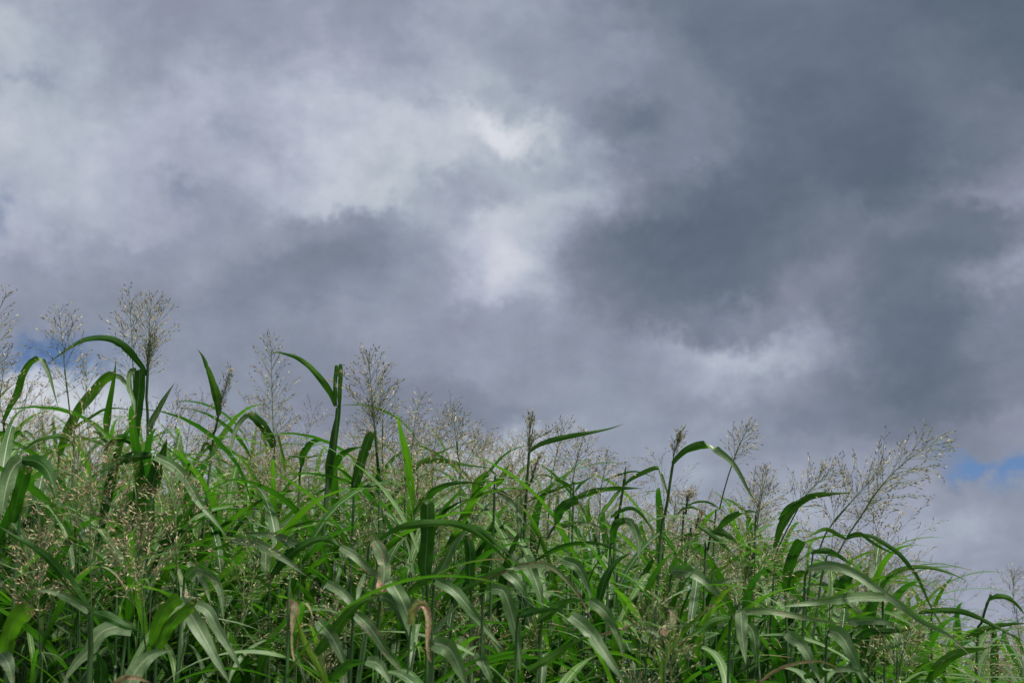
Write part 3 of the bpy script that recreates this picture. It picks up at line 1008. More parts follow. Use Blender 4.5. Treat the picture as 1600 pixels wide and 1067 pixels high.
    P("dark stalk slanting up right to a thick folded blade with silver hanging end", 3.0, ('C', 340, 822, 280, 930, 212, 1067), [
        ('C', (338, 825, 360, 755, 415, 705, 470, 690), 60, 'u', dict(tint=0.18, blunt=True)),
        ('C', (450, 695, 485, 735, 505, 780, 520, 832), 28, 't', dict(tint=0.25)),
        ('C', (215, 1050, 300, 1000, 400, 960, 500, 944, 600, 950, 700, 985, 782, 1042), 30, 'u', dict(tint=0.25)),
        ('C', (535, 822, 532, 760, 530, 698), 22, 'u', dict(tint=0.4))], r=0.0032)
    P("doubled blade, dark on the left and a wide silver half hanging down on the right", 2.9, ('C', 675, 950, 655, 1067), [
        ('C', (672, 950, 676, 890, 700, 830, 748, 808), 46, 'u', dict(tint=0.2, blunt=True)),
        ('C', (742, 808, 785, 825, 815, 880, 830, 960, 832, 1080), 50, 't', dict(tint=0.25, kd=0.3, fold=0.1)),
        ('C', (665, 792, 725, 752, 790, 738, 850, 782, 900, 850, 925, 905), 26, 'u', dict(tint=0.3))])
    P("pair of silver blades hanging left of the brush topped stalk", 3.0, ('C', -20, 620, -30, 700), [
        ('C', (-30, 630, 20, 650, 65, 695, 115, 765, 175, 860), 34, 't', dict(tint=0.25, kd=0.4)),
        ('C', (118, 678, 116, 790, 132, 950), 46, 't', dict(tint=0.25))])
    P("spike of seeds standing upright between the elbow blade and the crossed dark blades", 3.5, ('C', 1198, 775, 1160, 880, 1120, 990), [
        ('C', (1060, 780, 1095, 742, 1160, 736, 1205, 762), 16, 'u', dict(tint=0.4)),
        ('C', (1080, 932, 1130, 902, 1205, 888), 36, 'u', dict(tint=0.2))],
      ('C', (1170, 860, 1188, 810, 1205, 765), 26, 'young', 1.0, dict(ripe=0.8)))
    P("short stalk with small fan of seeds and thin blade, below the elbow blade", 3.5, ('C', 1120, 680, 1110, 780, 1092, 880), [
        ('C', (1122, 720, 1185, 698, 1250, 705, 1310, 740, 1365, 782), 16, 'u', dict(tint=0.4)),
        ('C', (350, 850, 470, 828, 560, 840, 655, 872), 30, 't', dict(tint=0.3, dd=-.2))],
      ('C', (1115, 730, 1122, 690, 1135, 650), 50, 'young', .7, dict(ripe=0.8)),
      heads=[('C', (1040, 820, 1045, 740, 1052, 650), 60, 'open', .7, dict(ripe=0.8))])
    P("crossed dark blades with a red stained leaf, low under a leaning seed head", 2.9, ('C', 1262, 880, 1240, 990, 1225, 1067), [
        ('C', (1185, 846, 1250, 888, 1340, 960, 1450, 1067), 28, 'u', dict(tint=0.3)),
        ('C', (1255, 882, 1320, 880, 1380, 915, 1432, 962), 46, 'u', dict(tint=0.25, dry=0.5)),
        ('C', (1298, 872, 1340, 822, 1400, 782, 1465, 758, 1565, 766), 46, 0.7, dict(tint=0.3)),
        ], r=0.003)
    # ---------------- right side
    P("great feathery seed head on a long stalk leaning far to the right against the clouds", 2.75, ('D', 770, 430, 700, 520, 620, 650, 540, 765, 470, 900, 385, 1067), [
        ('D', (536, 768, 620, 745, 700, 755, 780, 800, 850, 850, 910, 920, 962, 990, 1010, 1090, 1060, 1200, 1150, 1330), 30, 'u', dict(tint=0.35, kd=0.1)),
        ('D', (540, 768, 478, 735, 420, 710, 350, 735, 280, 772), 30, 'u', dict(tint=0.5)),
        ('D', (545, 750, 620, 735, 690, 785, 770, 832, 872, 872), 22, 'u', dict(tint=0.4))],
      ('D', (620, 650, 700, 520, 770, 430, 870, 330, 980, 250, 1060, 210, 1205, 190), 190, 'open', 1.35, dict(ripe=0.6, spk=0.0095)), r=0.0036)
    P("second leaning stalk with a looser seed head just left of the great feathery one", 2.95, ('D', 560, 560, 440, 700, 370, 860, 325, 1010), [],
      ('D', (470, 670, 560, 560, 640, 470, 700, 400, 740, 330), 170, 'open', 1.1, dict(ripe=0.8)))
    P("drooping seed head above the pair of upward curving blades on the right", 2.95, ('D', 290, 520, 150, 800, 110, 1000), [
        ('D', (115, 825, 150, 705, 208, 610, 268, 552, 340, 514, 450, 500, 602, 493), 54, 'u', dict(tint=0.4, kd=0.1)),
        ('D', (140, 655, 200, 578, 300, 530, 395, 497, 458, 464), 30, 'u', dict(tint=0.3))],
      ('D', (240, 600, 300, 510, 370, 440, 420, 390, 472, 342), 150, 'open', 1.1))
    P("airy seed head between the elbow blade and the leaning heads on the right", 3.3, ('D', 20, 560, 0, 760), [],
      ('D', (10, 700, 30, 560, 50, 450, 80, 345), 120, 'open', 1.0))
    P("wide dark blade rising steeply under the second leaning stalk", 2.9, ('D', 182, 1060, 180, 1100), [
        ('D', (180, 1080, 200, 945, 232, 850, 275, 778), 68, 'u', dict(tint=0.2, blunt=True)),
        ('D', (330, 850, 400, 842, 470, 862, 552, 912), 30, 'u', dict(tint=0.35)),
        ('D', (208, 1030, 262, 975, 335, 968), 54, 'u', dict(tint=0.5))])
    P("long silver blade sweeping down right from under the leaning stalks", 2.65, ('G', 620, 550, 600, 700), [
        ('G', (615, 548, 720, 534, 830, 570, 930, 640, 1020, 700, 1130, 782, 1250, 845, 1330, 915, 1385, 965), 42, 't', dict(tint=0.3, kd=0.25)),
        ('G', (740, 640, 785, 600, 850, 560), 62, 'u', dict(tint=0.15)),
        ('G', (640, 470, 700, 465, 760, 490, 840, 540), 28, 'u', dict(tint=0.3))])
    P("long thin blade whose fine curved tip reaches out over the pale right cloud", 3.0, ('G', 935, 640, 925, 760), [
        ('G', (935, 630, 985, 580, 1040, 552, 1110, 540, 1190, 545, 1270, 570, 1350, 606), 24, 'u', dict(tint=0.5, kd=0.0))])
    P("upright thin blade right of the fine curved tip", 3.4, ('G', 1190, 730, 1180, 800), [
        ('G', (1188, 730, 1215, 670, 1245, 620, 1282, 574), 20, 'u', dict(tint=0.5))])
    P("closed spike shaped stalk at lower right, one blade arching to the frame edge", 3.3, ('G', 1450, 665, 1425, 730, 1405, 800, 1388, 900), [
        ('G', (1438, 690, 1480, 672, 1530, 680, 1575, 720, 1610, 765), 26, 'u', dict(tint=0.45)),
        ('G', (1425, 720, 1438, 690, 1452, 655), 12, 'u', dict(tint=0.2, dry=.5, fold=0.9)),
        ('G', (1120, 748, 1225, 735, 1330, 746, 1450, 798, 1610, 885), 30, 'u', dict(tint=0.35)),
        ('G', (1335, 865, 1415, 822, 1500, 802, 1620, 795), 32, 'u', dict(tint=0.45))], r=0.004)
    P("small purple seed head at the far right edge above the low grass", 4.6, ('O', 1588, 950, 1592, 990), [],
      ('O', (1586, 958, 1583, 930, 1585, 884), 27, 'open', 1.0))
    P("broad silver green blade lying level to the left below the great feathery head", 2.6, ('G', 965, 676, 960, 800), [
        ('G', (968, 675, 850, 676, 740, 688, 620, 705, 478, 722), 48, 't', dict(tint=0.55, kd=0.0)),
        ('G', (1160, 1062, 1220, 985, 1285, 935, 1450, 903), 56, 'u', dict(tint=0.45, dd=0.1))])
    P("wavy blade with a brown scorched stretch lying across the right part of the thicket", 2.45, ('G', 275, 765, 260, 900), [
        ('G', (275, 765, 340, 742, 450, 742, 600, 768, 720, 790, 820, 805), 34, 't', dict(tint=0.4, dry=0.55, kd=0.0)),
        ('G', (270, 768, 180, 790, 110, 845, 60, 862), 34, 'u', dict(tint=0.35)),
        ('G', (312, 735, 318, 830, 335, 980), 62, 't', dict(tint=0.3, fold=0.1)),
        ('G', (345, 800, 372, 850, 388, 995), 54, 't', dict(tint=0.3, kd=0.1))])
    P("pair of silver blades with bright midribs hanging at the bottom edge on the right", 2.35, ('G', 715, 830, 700, 1000), [
        ('G', (715, 828, 765, 850, 815, 930, 850, 1010, 880, 1085), 66, 't', dict(tint=0.3)),
        ('G', (520, 840, 575, 880, 630, 960, 680, 1070), 60, 't', dict(tint=0.3)),
        ('G', (600, 1040, 700, 1005, 790, 1002, 890, 1020), 44, 0.5, dict(tint=0.3))])
    P("thin withered brown blade arching along the bottom edge on the right", 2.3, ('G', 400, 1065, 390, 1100), [
        ('G', (395, 1067, 470, 1010, 570, 976, 680, 970, 760, 1008, 800, 1075), 15, 't', dict(tint=0.7, dry=0.9))], r=0.002)
    P("silver blade curving right beneath the crossed dark blades", 2.9, ('G', 0, 560, -10, 700), [
        ('G', (-5, 553, 70, 560, 150, 605, 215, 670, 262, 740), 50, 't', dict(tint=0.3)),
        ('G', (200, 610, 300, 596, 400, 600, 470, 590), 22, 't', dict(tint=0.3))])
    P("dark glossy blades crossing low in the shade on the right", 2.6, ('G', 820, 840, 815, 950), [
        ('G', (820, 880, 900, 835, 1000, 830, 1100, 825), 40, 'u', dict(tint=0.05)),
        ('G', (1100, 828, 1040, 880, 960, 910, 900, 905), 36, 'u', dict(tint=0.1)),
        ('G', (800, 790, 900, 780, 1000, 800, 1060, 850), 40, 't', dict(tint=0.2))])
    P("stalk with red brown streaked yellow green blades crossing in the lower right middle", 2.5, ('J', 610, 1000, 600, 1100), [
        ('J', (570, 1100, 600, 900, 650, 790, 740, 700, 850, 600, 920, 535, 985, 560), 50, 'u', dict(tint=0.6, dry=0.55)),
        ('J', (800, 920, 840, 760, 890, 620, 930, 530), 56, 'u', dict(tint=0.5, dry=0.5)),
        ('J', (660, 820, 780, 760, 880, 690, 980, 640, 1080, 600, 1140, 575), 50, 'u', dict(tint=0.35, kd=0)),
        ('J', (930, 540, 1000, 460, 1070, 405), 40, 'u', dict(tint=0.85, dry=0.3))])
    P("short torn blade with rusty blotches hanging in the lower right middle", 2.45, ('J', 620, 560, 600, 900), [
        ('J', (622, 562, 658, 580, 640, 660, 585, 740), 54, 't', dict(tint=0.4, dry=0.7, blunt=True)),
        ('J', (410, 676, 490, 700, 560, 745, 640, 800), 44, 't', dict(tint=0.3)),
        ('J', (150, 745, 260, 715, 340, 690, 400, 668, 480, 640), 20, 'u', dict(tint=0.5, dry=0.9))])
    # ---------------- lower left
    P("thick lower left stalk with a long dark blade sweeping up to the edge", 2.35, ('E', 412, 745, 410, 850, 404, 1067), [
        ('E', (418, 748, 372, 682, 318, 612, 268, 552, 210, 490, 140, 440, 62, 398, -20, 345), 50, 'u', dict(tint=0.15, kd=0.0, dry=0.1)),
        ('E', (405, 740, 330, 690, 230, 650, 122, 640), 42, 't', dict(tint=0.3, kd=0.1)),
        ('E', (425, 745, 500, 770, 560, 800, 645, 838), 52, 'u', dict(tint=0.1, kd=0.1))], r=(0.0062, 0.0046),
      heads=[('E', (414, 740, 411, 400, 410, 0, 395, -150, 390, -470), 200, 'open', 1.3, dict(ripe=1.0, dd=0.02))])
    P("bright green blade with a rust red end standing at the lower left edge", 2.3, ('E', 25, 945, 22, 1067), [
        ('E', (30, 955, 42, 850, 78, 772, 138, 724), 82, 'u', dict(tint=0.6, blunt=True, dry=0.3)),
        ('E', (-20, 915, 15, 945, 45, 1000, 60, 1090), 74, 't', dict(tint=0.3, dry=0.4))])
    P("pair of broad blades bent like inverted letters V at the lower left", 2.25, ('E', 700, 890, 705, 1067), [
        ('E', (690, 890, 722, 790, 768, 712, 820, 682), 62, 'u', dict(tint=0.5, blunt=True)),
        ('E', (815, 684, 850, 725, 890, 790, 940, 880, 990, 970, 1050, 1075), 72, 't', dict(tint=0.3, kd=0.3)),
        ('E', (720, 910, 770, 810, 850, 732, 880, 722), 56, 'u', dict(tint=0.5, blunt=True)),
        ('E', (890, 712, 945, 740, 990, 820, 1040, 905, 1110, 1030), 54, 't', dict(tint=0.3, kd=0.3))])
    P("wide silver blade with cream midrib cut by the bottom edge at the left", 2.05, ('E', 520, 1090, 515, 1140), [
        ('E', (575, 1090, 625, 1000, 690, 940, 785, 912), 86, 't', dict(tint=0.3, kd=-0.3)),
        ('E', (520, 1067, 570, 1042, 640, 1046, 700, 1075), 26, 't', dict(tint=0.6, dry=0.9))])
    P("wide silver blade arching from behind the thick stalk down to the bottom edge", 2.45, ('E', 575, 815, 560, 950), [
        ('E', (600, 822, 520, 812, 450, 845, 405, 915, 340, 985, 280, 1080), 78, 't', dict(tint=0.3, kd=0.25, dry=0.2)),
        ('E', (455, 1090, 460, 1000, 440, 920), 76, 'u', dict(tint=0.1, kd=0))])
    P("silver blade curving over and hanging straight down above the inverted V blades", 2.6, ('E', 840, 560, 830, 700), [
        ('E', (845, 590, 870, 560, 905, 548, 960, 575, 1000, 650, 1018, 790), 48, 't', dict(tint=0.3)),
        ('E', (855, 520, 905, 570, 940, 640, 960, 720), 36, 't', dict(tint=0.3, dd=0.1))])
    P("pale blades hanging side by side left of the dark arching blade in the left half", 2.7, ('E', 1225, 600, 1222, 800, 1220, 1067), [
        ('E', (1222, 605, 1250, 560, 1300, 500, 1380, 438, 1470, 410, 1550, 450, 1600, 520), 46, 'u', dict(tint=0.2, kd=0.05)),
        ('E', (1190, 432, 1208, 480, 1204, 560), 46, 't', dict(tint=0.2, blunt=True)),
        ('E', (1058, 408, 1160, 425, 1280, 495, 1400, 585), 50, 't', dict(tint=0.25)),
        ('E', (1360, 440, 1240, 398, 1150, 390, 1070, 402), 40, 't', dict(tint=0.3, kd=0)),
        ('E', (1215, 600, 1120, 585, 1000, 622, 880, 695), 16, 'u', dict(tint=0.6, dry=.5))], r=0.0035)
    P("slim silver blade trailing in a long arc from the skyline into the left half", 2.85, ('E', 700, 40, 690, 200), [
        ('E', (705, 38, 790, 82, 850, 150, 900, 240, 950, 300, 1000, 360, 1040, 420), 46, 't', dict(tint=0.3, kd=0.3)),
        ('E', (690, 32, 590, 42, 500, 82, 400, 140), 52, 'u', dict(tint=0.15)),
        ('E', (688, 215, 705, 120, 735, 40, 760, -45), 74, 'u', dict(tint=0.12, kd=0))])
    P("big silver blade hanging at the left edge with a dark arched blade beside it", 2.6, ('E', 95, 60, 90, 300), [
        ('E', (100, 52, 60, 90, 30, 170, 5, 310), 84, 't', dict(tint=0.25)),
        ('E', (98, 50, 170, 62, 225, 120, 262, 260), 70, 'u', dict(tint=0.12)),
        ('E', (55, 340, 85, 210, 122, 85), 60, 'u', dict(tint=0.2, blunt=True))])
    P("acid green narrow blade running down to the bottom edge left of the middle", 2.3, ('E', 1310, 600, 1312, 700), [
        ('E', (1490, 1085, 1420, 945, 1365, 830, 1335, 720, 1315, 600), 28, 'u', dict(tint=0.95, kd=0, dry=0)),
        ('E', (1300, 712, 1340, 715, 1330, 790, 1326, 860), 38, 't', dict(tint=0.6, dry=0.85)),
        ('E', (1326, 850, 1335, 950, 1385, 1030), 12, 't', dict(tint=0.9, dry=0.8))])
    P("drooping silver blades stained pink, left of the broad upright folded blade", 2.5, ('F', 300, 420, 250, 600), [
        ('F', (250, 420, 282, 480, 292, 560, 282, 650), 62, 't', dict(tint=0.3, dry=0.62, blunt=True)),
        ('F', (92, 448, 160, 490, 230, 556, 300, 600, 340, 640, 348, 700), 40, 't', dict(tint=0.3, dry=0.6, kd=0.1)),
        ('F', (0, 412, 45, 415, 95, 448), 34, 'u', dict(tint=0.3))])
    P("broad upright blade, its upper end folded flat and a black slit down its middle", 2.55, ('F', 487, 605, 488, 720, 486, 900), [
        ('F', (488, 608, 478, 540, 486, 430, 489, 330, 490, 246), 72, 'u', dict(tint=0.15, blunt=True, kd=0.0, fold=0.1)),
        ('F', (470, 246, 500, 240, 540, 226), 20, 't', dict(tint=0.7)),
        ('F', (270, 412, 350, 366, 450, 343, 600, 340, 700, 380, 800, 460, 892, 560), 38, 'u', dict(tint=0.35, kd=0.05)),
        ('F', (395, 665, 450, 618, 510, 604, 560, 612), 40, 'u', dict(tint=0.35))], r=0.0042)
    P("second dark upright blade, narrower, right of the one with the folded top", 2.75, ('F', 686, 640, 684, 800), [
        ('F', (688, 645, 680, 560, 684, 480, 672, 395), 48, 'u', dict(tint=0.1, blunt=True, kd=0.0)),
        ('F', (515, 600, 560, 535, 605, 440, 655, 368), 46, 't', dict(tint=0.25, kd=0.0)),
        ('F', (615, 350, 720, 372, 800, 430, 880, 505), 36, 'u', dict(tint=0.3))])
    P("silver blade hanging straight from a bent green base near the bottom middle", 2.3, ('F', 275, 680, 260, 900), [
        ('F', (-20, 935, 60, 840, 125, 755, 195, 695, 275, 672), 64, 'u', dict(tint=0.4, kd=0.0)),
        ('F', (320, 602, 372, 690, 408, 790, 425, 940), 72, 't', dict(tint=0.3)),
        ('F', (275, 672, 330, 700, 380, 790, 410, 900), 46, 't', dict(tint=0.3))])
    P("straight silver blade slanting down right across the middle of the lower thicket", 2.4, ('F', 520, 600, 510, 800), [
        ('F', (525, 600, 610, 650, 700, 752, 765, 835, 832, 912), 52, 't', dict(tint=0.3, kd=0.25)),
        ('F', (500, 852, 560, 785, 632, 708), 28, 't', dict(tint=0.2, kd=0))])
    P("silver blade with white midrib bent over like a crook at the bottom middle", 2.3, ('F', 740, 660, 735, 900), [
        ('F', (780, 640, 830, 648, 862, 720, 890, 830, 905, 930, 910, 1030), 62, 't', dict(tint=0.25, kd=0.25)),
        ('F', (710, 930, 740, 970, 790, 1085), 54, 't', dict(tint=0.3))])
    P("arching blade with a long black and tan scorched back in the middle of the thicket", 2.5, ('F', 640, 655, 600, 800), [
        ('F', (635, 655, 745, 592, 850, 548, 940, 534, 1025, 530, 1085, 562, 1135, 612, 1185, 685, 1245, 790), 38, 0.3, dict(tint=0.35, dry=0.62, kd=0.1)),
        ('F', (925, 495, 962, 560, 992, 640, 1016, 730), 68, 't', dict(tint=0.3, dd=0.12)),
        ('F', (840, 560, 900, 610, 950, 690, 990, 730), 50, 't', dict(tint=0.3, dd=0.1))])
    P("green base and silver drooping end of a blade stained pink right of the scorched arch", 2.35, ('F', 1010, 780, 1000, 950), [
        ('F', (985, 790, 1080, 718, 1150, 690, 1228, 692), 44, 'u', dict(tint=0.35, kd=0)),
        ('F', (1225, 690, 1290, 738, 1342, 820, 1385, 960), 52, 't', dict(tint=0.3, dry=0.5)),
        ('F', (1105, 508, 1172, 540, 1212, 615, 1238, 700), 48, 't', dict(tint=0.3, dd=0.3)),
        ('F', (1262, 720, 1290, 610, 1340, 522, 1420, 470), 44, 'u', dict(tint=0.08, kd=0, dd=0.2))])
    P("long silver blade sloping to the bottom edge right of the middle, its dark base level", 2.15, ('F', 900, 765, 890, 1000), [
        ('F', (895, 768, 980, 738, 1070, 735, 1140, 760), 34, 'u', dict(tint=0.1)),
        ('F', (1138, 760, 1215, 820, 1275, 905, 1335, 990, 1400, 1090), 66, 't', dict(tint=0.3, kd=0.3)),
        ('F', (950, 1010, 1080, 930, 1180, 870, 1255, 848), 44, 'u', dict(tint=0.45, kd=0))])
    P("withered curl of red brown leaf hanging near the bottom left of the middle", 2.2, ('F', 415, 800, 400, 1000), [
        ('F', (412, 800, 420, 745, 450, 712, 478, 718, 492, 770, 490, 860, 494, 940, 532, 1004), 36, 't', dict(tint=0.8, dry=0.85, fold=0.7))], r=0.002)
    P("silver blade with pink blotches cut by the bottom edge below the withered curl", 2.05, ('F', 515, 880, 510, 1067), [
        ('F', (512, 884, 580, 905, 625, 975, 668, 1095), 84, 't', dict(tint=0.3, dry=0.5, kd=0.2)),
        ('F', (50, 1060, 120, 990, 215, 968), 50, 'u', dict(tint=0.3)),
        ('F', (210, 966, 270, 985, 325, 1085), 56, 't', dict(tint=0.3))])
    P("silver blade with a pink streak slanting down right in the lower left middle", 2.3, ('F', 150, 760, 140, 1000), [
        ('F', (165, 755, 230, 818, 290, 908, 350, 985, 405, 1075), 56, 't', dict(tint=0.3, dry=0.52)),
        ('F', (30, 612, 100, 655, 150, 720, 180, 800), 48, 't', dict(tint=0.3, dry=0.4, dd=0.15)),
        ('F', (-10, 785, 48, 850, 95, 940, 125, 1020), 62, 't', dict(tint=0.3))])


    # ---------------- seed heads that hang in front of the dark blades
    P("tan seed head on a thin yellow green stalk right of the thick stalk", 2.5, ('E', 648, 700, 655, 820, 658, 920, 660, 1067), [],
      ('E', (650, 760, 645, 620, 636, 450, 620, 300), 170, 'open', 0.95, dict(ripe=1.0)), r=0.0028)
    P("low tan seed head at the left, between the dark arched blade and the thick stalk", 2.5, ('E', 175, 740, 182, 900, 188, 1067), [],
      ('E', (176, 800, 165, 680, 150, 540, 130, 420), 150, 'open', 0.9, dict(ripe=1.0)), r=0.0028)
    P("pink tan seed head crossing the dark arched blade near the left edge", 2.75, ('E', 340, 350, 345, 600, 350, 900), [],
      ('E', (345, 420, 350, 250, 355, 60, 365, -120), 190, 'open', 1.0, dict(ripe=1.0)), r=0.0028)
    P("pink tan seed head under the trailing silver blade in the left half", 2.7, ('E', 800, 500, 808, 700, 815, 900), [],
      ('E', (805, 560, 800, 400, 790, 260, 770, 120), 190, 'open', 0.95, dict(ripe=1.0)), r=0.0028)
    P("drooping tan seed head left of the trailing silver blade", 2.8, ('E', 560, 420, 575, 600, 585, 900), [],
      ('E', (570, 520, 560, 360, 545, 200, 520, 60), 180, 'open', 0.95, dict(ripe=0.95)), r=0.0028)
    P("yellow green seed brush beside the pink stained hanging blades", 2.8, ('F', 225, 420, 215, 560, 205, 700), [],
      ('F', (215, 520, 218, 420, 225, 330, 235, 240), 90, 'half', 1.1, dict(ripe=0.15)), r=0.0026)
    P("small green seed head low in the dark gap at the bottom right of the middle", 2.4, ('F', 985, 900, 985, 1000, 985, 1067), [],
      ('F', (985, 960, 985, 880, 980, 800, 975, 740), 70, 'half', 0.9, dict(ripe=0.2)), r=0.0024)
    P("pale straw seed head in front of the yellow green blades, lower right middle", 2.35, ('J', 500, 760, 480, 900, 470, 1067), [],
      ('J', (495, 860, 505, 740, 520, 600, 530, 480), 170, 'open', 1.0, dict(ripe=0.35)), r=0.0024)
    P("straw seed head near the bottom edge below the torn rusty blade", 2.3, ('J', 640, 980, 645, 1067), [],
      ('J', (640, 1060, 640, 960, 655, 860, 680, 770), 170, 'open', 0.9, dict(ripe=0.35)), r=0.0024)
    P("yellowish seed head low in front of the long sweeping silver blade on the right", 2.5, ('K', 760, 960, 740, 1067), [],
      ('K', (755, 1040, 765, 940, 790, 830, 830, 740), 160, 'open', 1.1, dict(ripe=0.3)), r=0.0024)
    P("pale seed head at the bottom right between the arched withered blade and the yellowish head", 2.6, ('K', 560, 900, 550, 1067), [],
      ('K', (555, 1000, 560, 900, 575, 800, 600, 720), 120, 'open', 0.9, dict(ripe=0.4)), r=0.0024)
    P("straw seed head tilted right between the broad level blade and the crossed dark blades", 2.8, ('J', 1120, 500, 1080, 700), [],
      ('J', (1100, 620, 1180, 420, 1260, 260, 1330, 120), 200, 'open', 0.9, dict(ripe=0.6)), r=0.0026)


heroes()

# ------------------------------------------------------------------ pattern plants, grown by rule, then copied
RNG = random.Random(5)


def skyline(x):
    """photo row where the mass of blades ends, by photo column"""
    return float(np.interp(x, [-200, 0, 150, 300, 500, 650, 750, 850, 1000, 1150, 1250, 1350, 1450, 1550, 1700, 2000],
                           [660, 672, 690, 705, 715, 735, 750, 775, 812, 838, 868, 912, 964, 1002, 1026, 1070]))


def make_template(seed, head):
    rs = np.random.RandomState(seed)
    H = 1.65
    bend = rs.uniform(-0.05, 0.10)
    ts = np.linspace(0, 1, 8)
    a0 = rs.uniform(0, 6.28)
    C = np.stack([bend * ts ** 2 * math.cos(a0), bend * ts ** 2 * math.sin(a0), H * ts], 1)
    root = bpy.data.objects.new("grass_plant", None)
    COL.objects.link(root)
    root.empty_display_size = 0.1
    nodes = list(np.linspace(0.12, 0.95, 12))
    v, f = stem_geo(C, 0.0045, 0.0022, nodes=nodes, sides=5)
    link("stem", new_mesh("stem", v, f, [M_STEM]), root)
    az = rs.uniform(0, 6.28)
    for k, t in enumerate(nodes):
        if k == 0 or (k < 3 and rs.uniform() < 0.5):
            continue
        base = np.array([np.interp(t, ts, C[:, j]) for j in range(3)])
        az += math.pi + rs.uniform(-0.6, 0.6)
        up = t > 0.85
        Lf = rs.uniform(0.42, 0.68) * (0.8 if up else 1.0)
        kink = (rs.uniform(0.35, 0.6), rs.uniform(0.4, 1.1)) if rs.uniform() < 0.35 else None
        Cc, S = grown_leaf(base, az, Lf, rs.uniform(0.18, 0.55), rs.uniform(1.5, 2.75), rs.uniform(0.9, 1.7), rs, n=17,
                           twist=rs.uniform(-0.9, 0.9), kink=kink, drift=rs.uniform(-0.4, 0.4))
        # the upper face is the one that looks up where the blade leaves the stem
        link("leaf", mesh_leaf(Cc, S, rs.choice([rs.uniform(0.010, 0.016), rs.uniform(0.015, 0.023)]), seed=seed * 31 + k, tint=float(np.clip(rs.normal(0.36, 0.19) + 0.2 * (t - 0.6), 0.02, 0.95)),
                               dry=float(rs.choice([0.05, 0.15, 0.3, 0.55], p=[.4, .35, .17, .08])), across=4 if k % 2 else 5,
                               bloom=float(rs.choice([rs.uniform(0.0, 0.3), rs.uniform(0.4, 0.85)]))), root)
    if head:
        top = C[-1]
        hd = rs.uniform(0.22, 0.32)
        q = rs.uniform(-0.06, 0.06, 2)
        ax = [top - [0, 0, 0.02], top + [q[0] * .3, q[1] * .3, hd * 0.4], top + [q[0], q[1], hd]]
        g = head_geo(ax, rs.uniform(0.12, 0.17), seed=seed + 900, style='open' if rs.uniform() < 0.8 else 'young', density=rs.uniform(0.75, 1.1), ripe=rs.uniform(0.5, 1.0))
        put_head(root, mesh_head(g))
    return root


def copy_plant(src):
    r = src.copy()
    COL.objects.link(r)
    for ch in [c for c in src.children]:
        c = ch.copy()
        COL.objects.link(c)
        c.parent = r
        for gc in ch.children:
            g = gc.copy()
            COL.objects.link(g)
            g.parent = c
    return r


LEAFY = [make_template(100 + i * 13, False) for i in range(8)]
HEADED = [make_template(500 + i * 17, True) for i in range(8)]
TEMPLATE_H = 1.65


def band(x):
    return 0 if x < 533 else (1 if x < 1066 else 2)


WHERE = ['left third', 'middle third', 'right third']


def settle(o, x, d, top_row, rng, scale_lo=0.62, scale_hi=1.35):
    """stand a plant at distance d under photo column x so that its top reaches top_row"""
    p = at(x, top_row, d)
    g = float(ground_h(p[0], p[1]))
    s = (p[2] - g) / TEMPLATE_H
    s = min(max(s, scale_lo), scale_hi)
    lean = rng.gauss(0.07, 0.05)
    m = Matrix.Translation((p[0] - lean * 0.8, p[1], g - 0.01)) @ Matrix.Rotation(lean, 4, 'Y') @ Matrix.Rotation(rng.gauss(-0.02, 0.05), 4, 'X') @ Matrix.Rotation(rng.uniform(0, 6.283), 4, 'Z')
    sx = 0.5 * s + 0.5
    m = m @ Matrix.Diagonal((sx, sx, s, 1))
    return m


# places one can find in the picture: (short name, photo column, row)
MARKS = [
    ("the hooked blade at the left edge", 45, 600), ("the tallest pair of seed heads", 215, 520), ("the lone lance shaped blade", 335, 610),
    ("the forked upright stalk", 520, 660), ("the full pyramid seed head", 585, 620), ("the small pointed seed head", 712, 690),
    ("the squared sword blade", 568, 730), ("the short bright middle blade", 790, 735), ("the brush topped stalk", 825, 720),
    ("the spike shaped stalk", 970, 780), ("the elbow shaped blade", 1080, 720), ("the great leaning seed head", 1380, 760),
    ("the drooping head on the right", 1255, 780), ("the long fine tipped blade", 1440, 890), ("the closed spike at lower right", 1545, 940),
    ("the left edge silver blade", 15, 760), ("the thick lower left stalk", 140, 960), ("the inverted V blades", 300, 960),
    ("the trailing silver arc", 320, 790), ("the side by side pale blades", 440, 860), ("the acid green blade", 470, 970),
    ("the forked stalk's long stem", 515, 880), ("the pink stained blades", 595, 880), ("the broad upright folded blade", 668, 850),
    ("the withered brown curl", 665, 980), ("the silver crook blade", 800, 960), ("the scorched arching blade", 860, 890),
    ("the doubled dark and silver blade", 975, 850), ("the bottom sloping silver blade", 950, 1020), ("the torn rusty blade", 1045, 970),
    ("the streaked yellow green blades", 1100, 940), ("the crossed dark blades", 1130, 840), ("the brown scorched wavy blade", 1230, 960),
    ("the level silver green blade", 1290, 940), ("the bright midrib silver blade", 1330, 1010), ("the withered bottom arch", 1280, 1040),
    ("the long sweeping silver blade", 1430, 970), ("the far right purple seed head", 1588, 940),
]


